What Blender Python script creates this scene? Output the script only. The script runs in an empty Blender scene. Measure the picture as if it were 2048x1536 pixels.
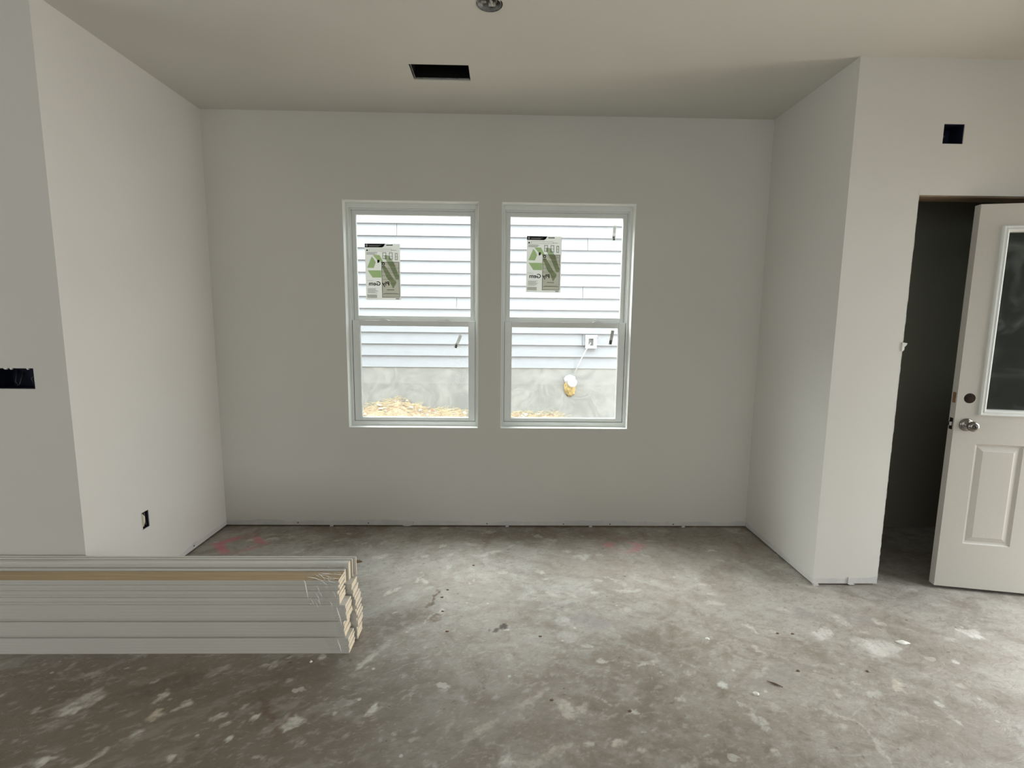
import bpy, bmesh, math, random
from mathutils import Vector, Matrix, noise
random.seed(7)
S = bpy.context.scene
COL = S.collection

# ------------------------------------------------------------------ camera
F_PX, PITCH, YAW, ROLL, CAM_Z = 1006.263, .1279, .0194, .0107, 1.4529
def cam_axes(p, y, r):
    cp, sp, cy, sy, cr, sr = math.cos(p), math.sin(p), math.cos(y), math.sin(y), math.cos(r), math.sin(r)
    f = Vector((sy*cp, cy*cp, -sp)); ri = Vector((cy, -sy, 0)); u = ri.cross(f)
    return cr*ri + sr*u, -sr*ri + cr*u, f
_r, _u, _f = cam_axes(PITCH, YAW, ROLL)
cd = bpy.data.cameras.new('camera'); cam = bpy.data.objects.new('camera', cd); COL.objects.link(cam)
cd.sensor_width = 36; cd.lens = 36*F_PX/2048; cd.clip_start = .02; cd.clip_end = 200
m = Matrix((( _r.x, _u.x, -_f.x, 0), (_r.y, _u.y, -_f.y, 0), (_r.z, _u.z, -_f.z, CAM_Z), (0, 0, 0, 1)))
cam.matrix_world = m
S.camera = cam

# ------------------------------------------------------------------ world, lights, exposure
S.view_settings.view_transform = 'Standard'; S.view_settings.look = 'None'
S.view_settings.exposure = 0.04; S.view_settings.gamma = 1; S.view_settings.use_curve_mapping = False
W = bpy.data.worlds.new('overcast_sky'); S.world = W; W.use_nodes = True
bg = W.node_tree.nodes['Background']; bg.inputs[0].default_value = (.90, .97, 1, 1)
# overcast sky: three times as bright at the zenith as at the horizon
_t = W.node_tree.nodes.new('ShaderNodeTexCoord'); _s = W.node_tree.nodes.new('ShaderNodeSeparateXYZ'); _m = W.node_tree.nodes.new('ShaderNodeMapRange')
W.node_tree.links.new(_t.outputs['Generated'], _s.inputs[0]); W.node_tree.links.new(_s.outputs[2], _m.inputs[0])
SKY = 9.0
_m.inputs[1].default_value = 0; _m.inputs[2].default_value = 1; _m.inputs[3].default_value = SKY/3; _m.inputs[4].default_value = SKY
W.node_tree.links.new(_m.outputs[0], bg.inputs[1])
def area(name, loc, rot, sx, sy, power, col):
    l = bpy.data.lights.new(name, 'AREA'); l.shape = 'RECTANGLE'; l.size = sx; l.size_y = sy; l.energy = power; l.color = col
    o = bpy.data.objects.new(name, l); COL.objects.link(o); o.location = loc; o.rotation_euler = rot; return o
# daylight: bright sky outside the open entry door, unseen west window; the rear lamp is added fill
area('entry_daylight', (6.3, 2.3, 1.2), (0, math.radians(90), 0), 2.4, 2.2, 415, (1, .955, .92))
area('west_daylight', (-7.10, .75, 1.20), (0, math.radians(-90), 0), 2.1, 2.6, 50, (1, .98, .95))
area('rear_fill', (-.2, -3.53, 1.35), (math.radians(90), 0, 0), 6.2, 2.5, 72, (.97, 1, .965))  # fill lamp added to brighten the walls facing the camera
# thin bright cloud hiding the sun, behind the neighbouring house
_l = bpy.data.lights.new('hazy_sun', 'SUN'); _l.energy = 12; _l.angle = math.radians(50); _l.color = (1, .99, .95)
_o = bpy.data.objects.new('hazy_sun', _l); COL.objects.link(_o); _e, _a = math.radians(52), math.radians(-48)
_o.rotation_euler = Vector((math.sin(_a)*math.cos(_e), math.cos(_a)*math.cos(_e), math.sin(_e))).to_track_quat('Z', 'Y').to_euler()
S.cycles.max_bounces = 10; S.cycles.diffuse_bounces = 6; S.cycles.transparent_max_bounces = 12
S.cycles.caustics_reflective = False; S.cycles.caustics_refractive = False; S.cycles.sample_clamp_indirect = 4

# ------------------------------------------------------------------ helpers: materials
class NT:
    def __init__(s, name):
        s.m = bpy.data.materials.new(name); s.m.use_nodes = True; s.t = s.m.node_tree; s.n = s.t.nodes; s.l = s.t.links
        s.b = s.n['Principled BSDF']; s.out = s.n['Material Output']
    def new(s, typ, **k):
        x = s.n.new(typ)
        for a, b in k.items(): setattr(x, a, b)
        return x
    def put(s, sock, v):
        if hasattr(v, 'is_linked') or isinstance(v, bpy.types.NodeSocket): s.l.new(v, sock)
        elif isinstance(v, (tuple, list)) and len(v) == 3 and sock.type == 'RGBA': sock.default_value = (*v, 1)
        else: sock.default_value = v
    def coord(s, kind='Object'): return s.new('ShaderNodeTexCoord').outputs[kind]
    def vm(s, op, a, b=None):
        x = s.new('ShaderNodeVectorMath', operation=op); s.put(x.inputs[0], a)
        if b is not None: s.put(x.inputs[1], b)
        return x.outputs['Value'] if op in ('LENGTH', 'DISTANCE', 'DOT_PRODUCT') else x.outputs[0]
    def ma(s, op, a, b=0., c=None, clamp=False):
        x = s.new('ShaderNodeMath', operation=op, use_clamp=clamp); s.put(x.inputs[0], a); s.put(x.inputs[1], b)
        if c is not None: s.put(x.inputs[2], c)
        return x.outputs[0]
    def noise(s, vec, scale, detail=4, rough=.55, dist=0, col=False):
        x = s.new('ShaderNodeTexNoise'); s.put(x.inputs['Vector'], vec); x.inputs['Scale'].default_value = scale
        x.inputs['Detail'].default_value = detail; x.inputs['Roughness'].default_value = rough; x.inputs['Distortion'].default_value = dist
        return x.outputs['Color' if col else 'Fac']
    def ramp(s, v, lo, hi, a=0., b=1., smooth=True):
        x = s.new('ShaderNodeMapRange'); x.interpolation_type = 'SMOOTHSTEP' if smooth else 'LINEAR'
        s.put(x.inputs[0], v); s.put(x.inputs[1], lo); s.put(x.inputs[2], hi); s.put(x.inputs[3], a); s.put(x.inputs[4], b); return x.outputs[0]
    def mix(s, f, a, b):
        x = s.new('ShaderNodeMix', data_type='RGBA'); s.put(x.inputs[0], f); s.put(x.inputs[6], a); s.put(x.inputs[7], b); return x.outputs[2]
    def bump(s, h, strength=.2, dist=.01):
        x = s.new('ShaderNodeBump'); s.put(x.inputs['Height'], h); x.inputs['Strength'].default_value = strength; x.inputs['Distance'].default_value = dist
        s.l.new(x.outputs[0], s.b.inputs['Normal'])
    def fin(s, col=None, rough=.5, metal=0, spec=.5):
        if col is not None: s.put(s.b.inputs['Base Color'], col)
        s.put(s.b.inputs['Roughness'], rough); s.b.inputs['Metallic'].default_value = metal; s.b.inputs['Specular IOR Level'].default_value = spec
        return s.m

def mat_paint(name, base, var=.03, edge=False, rough=.75):
    n = NT(name); c = n.coord()
    cl = n.noise(c, 1.1, 3, .5)
    a = tuple(x*(1-var) for x in base); b = tuple(min(1, x*(1+var)) for x in base)
    col = n.mix(n.ramp(cl, .3, .7), a, b)
    if edge:   # unpainted, mudded strip low on the drywall where the baseboard will go
        z = n.new('ShaderNodeSeparateXYZ'); n.l.new(c, z.inputs[0])
        w = n.noise(n.vm('MULTIPLY', c, (1, 1, .25)), 2.6, 5, .6)
        lim = n.ma('MULTIPLY_ADD', w, .075, .005)
        f = n.ramp(n.ma('SUBTRACT', z.outputs[2], lim), -.002, .003, 1, 0)
        w2 = n.noise(c, 9, 4, .7)
        bare = n.mix(n.ramp(w2, .35, .65), (base[0]*.80, base[1]*.81, base[2]*.86), (base[0]*.92, base[1]*.92, base[2]*.95))
        f = n.ma('MULTIPLY', f, n.ramp(w, .36, .5, .35, .9))
        col = n.mix(f, col, bare)
    n.bump(n.ma('ADD', n.noise(c, 260, 3, .5), n.ma('MULTIPLY', n.noise(c, 6, 2), 2.0)), .06, .004)
    return n.fin(col, rough, 0, .3)

M = {}
PAINT = (.60, .588, .553)
M['wall'] = mat_paint('wall_paint', PAINT, .02, True)
M['ceiling'] = mat_paint('ceiling_paint', (.62, .605, .555), .02)
M['closet'] = mat_paint('closet_shaded_paint', (.24, .225, .195), .02)  # darker copy of the wall paint, the closet's shade put into its colour

def mat_concrete():
    n = NT('concrete_slab'); c = n.coord()
    w = n.vm('SUBTRACT', n.noise(c, 1.7, 4, .6, col=True), (.5, .5, .5))
    d = n.vm('ADD', c, n.vm('MULTIPLY', w, (.30, .30, 0)))
    big = n.noise(d, 1.25, 6, .62, .4)
    mid = n.noise(d, 5.5, 8, .68, .8)
    swirl = n.noise(n.vm('MULTIPLY', d, (1, 3.2, 1)), 6.5, 8, .66, 1.4)
    fine = n.noise(c, 95, 4, .7)
    col = n.mix(n.ramp(big, .34, .66), (.190, .155, .118), (.335, .308, .265))
    col = n.mix(n.ramp(mid, .40, .70, 0, .62), col, (.42, .405, .375))
    col = n.mix(n.ramp(mid, .50, .28, 0, .70), col, (.175, .145, .115))
    col = n.mix(n.ramp(swirl, .55, .75, 0, .55), col, (.50, .49, .46))
    col = n.mix(n.ramp(swirl, .45, .27, 0, .60), col, (.16, .135, .105))
    gr1 = n.noise(n.vm('ADD', n.vm('MULTIPLY', c, (1, 1.6, 1)), n.vm('MULTIPLY', w, (.4, .4, 0))), 26, 6, .72, .6)
    gr2 = n.noise(n.vm('ADD', c, (7, 3, 0)), 60, 4, .75, .3)
    # painted light and shade: pale bay strip and right side, darker browner lower left
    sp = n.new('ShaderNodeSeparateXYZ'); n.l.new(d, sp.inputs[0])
    lit_tone = n.ma('MULTIPLY', n.ramp(sp.outputs[1], 2.10, 2.55), n.ramp(sp.outputs[1], 3.20, 3.0))  # window light on the slab, painted as a paler tone
    lit_tone = n.ma('MAXIMUM', n.ma('MULTIPLY', lit_tone, .75), n.ramp(sp.outputs[0], .5, 2.2, 0, .8))
    col = n.mix(n.ma('MULTIPLY', lit_tone, n.ramp(mid, .3, .6, .45, .95)), col, (.42, .405, .37))
    bl = n.ma('MULTIPLY', n.ramp(sp.outputs[0], .15, -1.0), n.ramp(sp.outputs[1], 2.3, 1.9))  # shade in the lower left, painted into the slab colour
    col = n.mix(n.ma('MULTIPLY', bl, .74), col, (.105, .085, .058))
    col = n.mix(n.ramp(gr1, .56, .72, 0, .42), col, (.56, .55, .51)); col = n.mix(n.ramp(gr1, .44, .28, 0, .42), col, (.15, .128, .10))
    col = n.mix(n.ramp(gr2, .60, .75, 0, .35), col, (.60, .59, .56)); col = n.mix(n.ramp(gr2, .40, .26, 0, .38), col, (.14, .12, .095))
    fg = n.ma('MULTIPLY', n.ramp(sp.outputs[0], 1.5, .4), n.ramp(sp.outputs[1], 2.1, 1.7))  # darkening carried on across the foreground
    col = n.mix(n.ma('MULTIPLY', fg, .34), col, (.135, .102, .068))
    # scattered small mud spots
    v = n.new('ShaderNodeTexVoronoi'); n.put(v.inputs['Vector'], n.vm('MULTIPLY', n.vm('ADD', c, n.vm('MULTIPLY', n.vm('SUBTRACT', n.noise(c, 22, 3, col=True), (.5, .5, .5)), (.09, .05, 0))), (1, 1.7, 1)))
    v.inputs['Scale'].default_value = 5.5
    spot = n.ramp(v.outputs['Distance'], .17, .13)
    sel = n.ramp(n.noise(c, 2.1, 2), .54, .58)
    col = n.mix(n.ma('MULTIPLY', n.ma('MULTIPLY', spot, sel), .55), col, (.62, .60, .55))
    v2 = n.new('ShaderNodeTexVoronoi'); n.put(v2.inputs['Vector'], c); v2.inputs['Scale'].default_value = 13
    dot = n.ma('MULTIPLY', n.ramp(v2.outputs['Distance'], .055, .035), n.ramp(n.noise(c, 5, 1), .5, .53))
    col = n.mix(n.ma('MULTIPLY', dot, .85), col, (.05, .04, .03))
    v3 = n.new('ShaderNodeTexVoronoi'); n.put(v3.inputs['Vector'], n.vm('ADD', c, (3.3, 1.7, 0))); v3.inputs['Scale'].default_value = 11
    dot = n.ma('MULTIPLY', n.ramp(v3.outputs['Distance'], .10, .06), n.ramp(n.noise(n.vm('ADD', c, (5, 5, 0)), 4, 1), .5, .54))
    col = n.mix(n.ma('MULTIPLY', dot, .6), col, (.66, .65, .61))
    # individual stains, mud flakes and scratches come from the slab's own wear layer
    at_ = n.new('ShaderNodeAttribute'); at_.attribute_name = 'wear'
    n._jj = n.vm('MULTIPLY', n.vm('SUBTRACT', n.noise(c, 20, 6, .8, col=True), (.5, .5, .5)), (.07, .07, 0))
    inv_ = n.ma('SUBTRACT', 1.0, at_.outputs['Alpha'])
    col = n.vm('ADD', n.vm('MULTIPLY', col, inv_), at_.outputs['Color'])
    # pink spray paint squares
    for (x, y, s_, st) in [(-1.68, 3.11, .105, .78), (.80, 3.10, .08, .42)]:
        q = n.vm('ADD', n.vm('SUBTRACT', c, (x, y, 0)), n._jj)
        a_ = n.ma('ABSOLUTE', n.vm('DOT_PRODUCT', q, (.707, .707, 0))); b_ = n.ma('ABSOLUTE', n.vm('DOT_PRODUCT', q, (-.707, .707, 0)))
        r = n.ma('ABSOLUTE', n.ma('SUBTRACT', n.ma('MAXIMUM', a_, b_), s_))
        f = n.ma('MULTIPLY', n.ramp(r, .042, .008, 0, st), n.ramp(n.noise(c, 7, 3), .40, .56, .15, 1))
        col = n.mix(f, col, (.62, .17, .21))
    col = n.mix(n.ramp(fine, .3, .7, .25, 0), col, (.17, .155, .13))
    n.bump(n.ma('ADD', n.ma('MULTIPLY', mid, 1.3), n.ma('ADD', n.ma('MULTIPLY', swirl, .8), n.ma('MULTIPLY', fine, .25))), .35, .012)
    rg = n.ramp(swirl, .3, .7, .42, .62)
    return n.fin(col, rg, 0, .5)
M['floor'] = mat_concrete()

def flat(name, col, rough=.5, metal=0, spec=.5, nscale=0, namt=.1, bump=0):
    n = NT(name); c = n.coord()
    if nscale:
        k = n.ramp(n.noise(c, nscale, 4, .6), .3, .7)
        colr = n.mix(k, tuple(x*(1-namt) for x in col), tuple(min(1, x*(1+namt)) for x in col))
        if bump: n.bump(n.noise(c, nscale*2, 4, .6), bump, .01)
    else: colr = col
    return n.fin(colr, rough, metal, spec)

def wood(name, a, b, sc=(1.2, 26, 26), rough=.7):
    n = NT(name); c = n.coord(); g = n.noise(n.vm('MULTIPLY', c, sc), 3, 6, .65, .6)
    col = n.mix(n.ramp(g, .3, .7), a, b); n.bump(g, .1, .004); return n.fin(col, rough)

M['vinyl'] = flat('white_vinyl', (.70, .72, .70), .38, nscale=3, namt=.02)
M['liner'] = flat('white_reveal_liner', (.86, .88, .86), .4)
M['primer'] = wood('primed_white', (.50, .49, .455), (.56, .55, .515), (.6, 60, 60), .55)
M['endwood'] = wood('sawn_pine_end', (.62, .52, .36), (.78, .70, .56), (8, 30, 90))
M['backwood'] = wood('bare_pine_back', (.30, .215, .12), (.42, .31, .18), (1.0, 60, 60))
M['header'] = wood('framing_timber', (.10, .065, .035), (.20, .135, .075), (2, 20, 20))
M['doorpaint'] = flat('primed_steel_door', (.52, .495, .45), .42, nscale=60, namt=.015, bump=.02)
M['nickel'] = flat('satin_nickel', (.25, .235, .215), .24, 1)
M['bore'] = wood('dark_bore', (.014, .008, .005), (.035, .018, .010), (20, 20, 20), 1.0)
M['darkmetal'] = flat('dark_latch_metal', (.08, .08, .085), .35, 1)
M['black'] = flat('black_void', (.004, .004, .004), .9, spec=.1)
M['bluebox'] = flat('dark_blue_plastic', (.010, .012, .028), .4, spec=.3, nscale=30, namt=.3)
M['cable'] = flat('cream_cable', (.62, .56, .38), .45)
M['greycable'] = flat('grey_cable', (.22, .22, .21), .5)
M['whitecable'] = flat('pale_cable_sheath', (.50, .50, .47), .5)
M['darkcable'] = flat('dark_cable', (.05, .05, .052), .5)
M['galv'] = flat('galvanised_steel', (.35, .35, .33), .45, .6, nscale=40, namt=.3)
M['duct'] = flat('black_duct_lining', (.008, .008, .008), .8, spec=.1)
M['plaster'] = flat('dried_joint_compound', (.66, .65, .61), .8, nscale=30, namt=.08, bump=.2)
M['copper'] = wood('bare_door_core', (.14, .075, .04), (.24, .13, .07), (20, 20, 20))

def mat_glass(name, tint=(1, 1, 1), gl=.06, haze=0.0):
    n = NT(name); t = n.new('ShaderNodeBsdfTransparent'); n.put(t.inputs[0], tint)
    g = n.new('ShaderNodeBsdfGlossy'); g.inputs['Roughness'].default_value = .02; n.put(g.inputs[0], (1, 1, 1))
    ge = n.new('ShaderNodeNewGeometry'); cs = n.ma('ABSOLUTE', n.vm('DOT_PRODUCT', ge.outputs['Incoming'], ge.outputs['Normal']))
    fr = n.ma('MULTIPLY_ADD', n.ma('POWER', n.ma('SUBTRACT', 1.0, cs), 5.0), .92, .010)
    x = n.new('ShaderNodeMixShader'); n.l.new(fr, x.inputs[0]); n.l.new(t.outputs[0], x.inputs[1]); n.l.new(g.outputs[0], x.inputs[2])
    o = x.outputs[0]
    if haze:
        d = n.new('ShaderNodeBsdfDiffuse'); n.put(d.inputs[0], (.7, .72, .72)); y = n.new('ShaderNodeMixShader'); 
        sm = n.ramp(n.noise(n.coord(), 7, 5, .7, 1.0), .45, .75, haze*.4, haze*1.6)
        n.l.new(sm, y.inputs[0]); n.l.new(o, y.inputs[1]); n.l.new(d.outputs[0], y.inputs[2]); o = y.outputs[0]
    n.l.new(o, n.out.inputs[0]); return n.m
M['glass'] = mat_glass('window_glass', (.97, .985, .98), haze=.04)
M['doorglass'] = mat_glass('door_glass', (.62, .68, .64), haze=.06)

def mat_paper(name, col, trans=.45, nz=0):
    n = NT(name); d = n.new('ShaderNodeBsdfDiffuse'); t = n.new('ShaderNodeBsdfTranslucent'); n.put(d.inputs[0], col); n.put(t.inputs[0], col)
    x = n.new('ShaderNodeMixShader'); x.inputs[0].default_value = trans
    n.l.new(d.outputs[0], x.inputs[1]); n.l.new(t.outputs[0], x.inputs[2]); n.l.new(x.outputs[0], n.out.inputs[0]); return n.m
M['paper'] = mat_paper('label_paper', (.70, .70, .675), .50)
M['paper_grey'] = mat_paper('label_grey_panel', (.56, .56, .54), .36)
def mat_ink(name, col):
    n = NT(name); t = n.new('ShaderNodeBsdfTransparent'); n.put(t.inputs[0], col); n.l.new(t.outputs[0], n.out.inputs[0]); return n.m
M['ink_green'] = mat_ink('green_ink', (.70, .79, .58))
M['ink_green_dull'] = mat_ink('dull_green_ink', (.70, .75, .63))
M['ink_pale'] = mat_ink('pale_ink', (.78, .78, .75))
M['ink_grey'] = mat_ink('grey_ink', (.16, .16, .155))
M['ink_mid'] = mat_ink('mid_grey_ink', (.55, .55, .53))
M['ink_black'] = mat_paper('black_ink', (.010, .010, .013), .1)
M['ink_strip_dark'] = mat_paper('dark_label_strip', (.38, .38, .37), .3)
M['box_grey'] = flat('grey_box_interior', (.22, .22, .22), .6)

def mat_siding():
    n = NT('siding_board_paint'); c = n.coord(); g = n.noise(n.vm('MULTIPLY', c, (1, 22, 22)), 3.5, 6, .65, .4)
    n.bump(g, .12, .006); return n.fin(n.mix(n.ramp(g, .3, .7), (.295, .305, .325), (.33, .34, .36)), .6, 0, .3)
M['siding'] = mat_siding()
def mat_parge():
    n = NT('parged_foundation'); c = n.coord()
    w = n.vm('ADD', c, n.vm('MULTIPLY', n.vm('SUBTRACT', n.noise(c, 1.6, 3, col=True), (.5, .5, .5)), (.5, 0, .5)))
    a = n.noise(w, 3.2, 8, .68, 1.2); b = n.noise(n.vm('MULTIPLY', w, (1, 1, .4)), 11, 5, .65, .8)
    col = n.mix(n.ramp(a, .32, .68), (.25, .25, .24), (.355, .355, .335))
    col = n.mix(n.ramp(b, .60, .80, 0, .5), col, (.42, .42, .40)); col = n.mix(n.ramp(b, .34, .22, 0, .5), col, (.20, .20, .19))
    n.bump(a, .2, .01); return n.fin(col, .85, 0, .2)
M['parge'] = mat_parge()
def mat_straw():
    n = NT('straw_and_clay'); c = n.coord(); a = n.noise(c, 9, 6, .7, .5); b = n.noise(c, 34, 4, .7)
    col = n.mix(n.ramp(a, .38, .62), (.36, .24, .16), (.50, .41, .27)); col = n.mix(n.ramp(b, .55, .72, 0, .8), col, (.56, .52, .44)); col = n.mix(n.ramp(b, .42, .28, 0, .8), col, (.20, .13, .08))
    n.bump(b, .6, .03); return n.fin(col, .9, 0, .1)
M['straw'] = mat_straw()
M['strand'] = flat('straw_strand', (.52, .43, .26), .7, nscale=6, namt=.15)
M['clod'] = flat('pale_rubble', (.48, .46, .41), .9, nscale=20, namt=.2)
M['soil'] = flat('graded_soil', (.22, .17, .125), .95, spec=.1, nscale=4, namt=.25, bump=.4)
M['foam'] = flat('yellow_spray_foam', (.50, .37, .15), .8, nscale=26, namt=.25, bump=.6)
M['whiteplastic'] = flat('white_plastic', (.56, .57, .58), .4)

# ------------------------------------------------------------------ helpers: geometry
def link(name, bm, mats, parent=None, smooth=False, loc=None, rot=None):
    bmesh.ops.recalc_face_normals(bm, faces=bm.faces)
    me = bpy.data.meshes.new(name); bm.to_mesh(me); bm.free()
    for k in (mats if isinstance(mats, (list, tuple)) else [mats]): me.materials.append(M[k] if isinstance(k, str) else k)
    if smooth:
        for p in me.polygons: p.use_smooth = True
    o = bpy.data.objects.new(name, me); COL.objects.link(o)
    if parent: o.parent = parent
    if loc: o.location = loc
    if rot: o.rotation_euler = rot
    return o
def empty(name, loc=(0, 0, 0), rz=0):
    o = bpy.data.objects.new(name, None); o.empty_display_size = .05; COL.objects.link(o); o.location = loc; o.rotation_euler = (0, 0, rz); return o
def tag(o, label=None, cat=None, group=None, kind=None):
    if label: o['label'] = label
    if cat: o['category'] = cat
    if group: o['group'] = group
    if kind: o['kind'] = kind
    return o
def struct(o): o['kind'] = 'structure'; return o
def box(bm, x0, x1, y0, y1, z0, z1, mi=0, bev=0):
    r = bmesh.ops.create_cube(bm, size=1); vs = r['verts']
    for v in vs: v.co = Vector((x0 + (v.co.x+.5)*(x1-x0), y0 + (v.co.y+.5)*(y1-y0), z0 + (v.co.z+.5)*(z1-z0)))
    fs = set(f for v in vs for f in v.link_faces)
    for f in fs: f.material_index = mi
    if bev:
        es = list(set(e for v in vs for e in v.link_edges))
        bmesh.ops.bevel(bm, geom=es, offset=bev, segments=2, profile=.6, affect='EDGES', material=mi if mi else -1)
    return vs
def BM(): return bmesh.new()
def bx(name, dims, mat, parent=None, bev=0):
    bm = BM(); box(bm, *dims, bev=bev); return link(name, bm, mat, parent)
def prism(bm, pts, a0, a1, axis='y', mi=0):
    """closed outline pts (p, q) extruded along an axis from a0 to a1"""
    def P(p, q, a): return {'x': (a, p, q), 'y': (p, a, q), 'z': (p, q, a)}[axis]
    A = [bm.verts.new(P(p, q, a0)) for p, q in pts]; B = [bm.verts.new(P(p, q, a1)) for p, q in pts]
    f = [bm.faces.new(A), bm.faces.new(list(reversed(B)))]
    k = len(pts)
    f += [bm.faces.new((A[i], B[i], B[(i+1) % k], A[(i+1) % k])) for i in range(k)]
    for x in f: x.material_index = mi
    return f
def slab(bm, axis, us, vs, holes, t0, t1):
    """panel with rectangular holes. axis 'y': u=x v=z; 'x': u=y v=z; 'z': u=x v=y. holes = list of (u0,u1,v0,v1)"""
    us = sorted(set(us + [h[0] for h in holes] + [h[1] for h in holes])); vs = sorted(set(vs + [h[2] for h in holes] + [h[3] for h in holes]))
    def P(u, v, t): return {'y': (u, t, v), 'x': (t, u, v), 'z': (u, v, t)}[axis]
    g = {}
    def V(i, j, s):
        if (i, j, s) not in g: g[i, j, s] = bm.verts.new(P(us[i], vs[j], t1 if s else t0))
        return g[i, j, s]
    def solid(i, j):
        if i < 0 or j < 0 or i >= len(us)-1 or j >= len(vs)-1: return False
        cu, cv = (us[i]+us[i+1])/2, (vs[j]+vs[j+1])/2
        return not any(h[0] < cu < h[1] and h[2] < cv < h[3] for h in holes)
    for i in range(len(us)-1):
        for j in range(len(vs)-1):
            if not solid(i, j): continue
            for s in (0, 1): bm.faces.new((V(i, j, s), V(i+1, j, s), V(i+1, j+1, s), V(i, j+1, s)))
            for di, dj, a, b in ((-1, 0, (i, j), (i, j+1)), (1, 0, (i+1, j), (i+1, j+1)), (0, -1, (i, j), (i+1, j)), (0, 1, (i, j+1), (i+1, j+1))):
                if not solid(i+di, j+dj): bm.faces.new((V(*a, 0), V(*b, 0), V(*b, 1), V(*a, 1)))
    return g
def tube(bm, pts, r, seg=8, mi=0):
    pts = [Vector(p) for p in pts]; rings = []
    for i, p in enumerate(pts):
        t = (pts[min(i+1, len(pts)-1)] - pts[max(i-1, 0)]).normalized()
        a = t.orthogonal().normalized(); b = t.cross(a)
        if rings:
            pa = rings[-1][1]; a = (pa - t*pa.dot(t)).normalized(); b = t.cross(a)
        rr = r[i] if isinstance(r, (list, tuple)) else r
        rings.append(([bm.verts.new(p + rr*(a*math.cos(k*2*math.pi/seg) + b*math.sin(k*2*math.pi/seg))) for k in range(seg)], a))
    for (A, _), (B, _) in zip(rings, rings[1:]):
        for k in range(seg): f = bm.faces.new((A[k], A[(k+1) % seg], B[(k+1) % seg], B[k])); f.material_index = mi; f.smooth = True
    for R_ in (rings[0][0], rings[-1][0]): f = bm.faces.new(R_); f.material_index = mi
def lathe(bm, prof, seg=32, axis='y', c=(0, 0, 0), mi=0, cap=True):
    """prof: list of (radius, offset along axis)"""
    R = []
    for r, h in prof:
        ring = []
        for k in range(seg):
            a = 2*math.pi*k/seg; p = {'y': (r*math.cos(a), h, r*math.sin(a)), 'z': (r*math.cos(a), r*math.sin(a), h), 'x': (h, r*math.cos(a), r*math.sin(a))}[axis]
            ring.append(bm.verts.new(Vector(p) + Vector(c)))
        R.append(ring)
    for A, B in zip(R, R[1:]):
        for k in range(seg): f = bm.faces.new((A[k], A[(k+1) % seg], B[(k+1) % seg], B[k])); f.material_index = mi; f.smooth = True
    if cap:
        for ring in (R[0], R[-1]): bm.faces.new(ring).material_index = mi

# ------------------------------------------------------------------ room dimensions (metres)
H, D, XL, XR, DF, DL = 2.743, 3.3918, -1.915, 1.7355, 2.6077, 2.237
XE, YR, XW = 3.32, -3.5, -7.0        # entry wall, rear wall, far west wall
TH = .115
W1 = (-1.0447, -.1644, .7082, 2.2073); W2 = (-.0111, .8645, .7082, 2.2073)
GAP = .011
WALLS = [GAP, .06, H]

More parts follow.
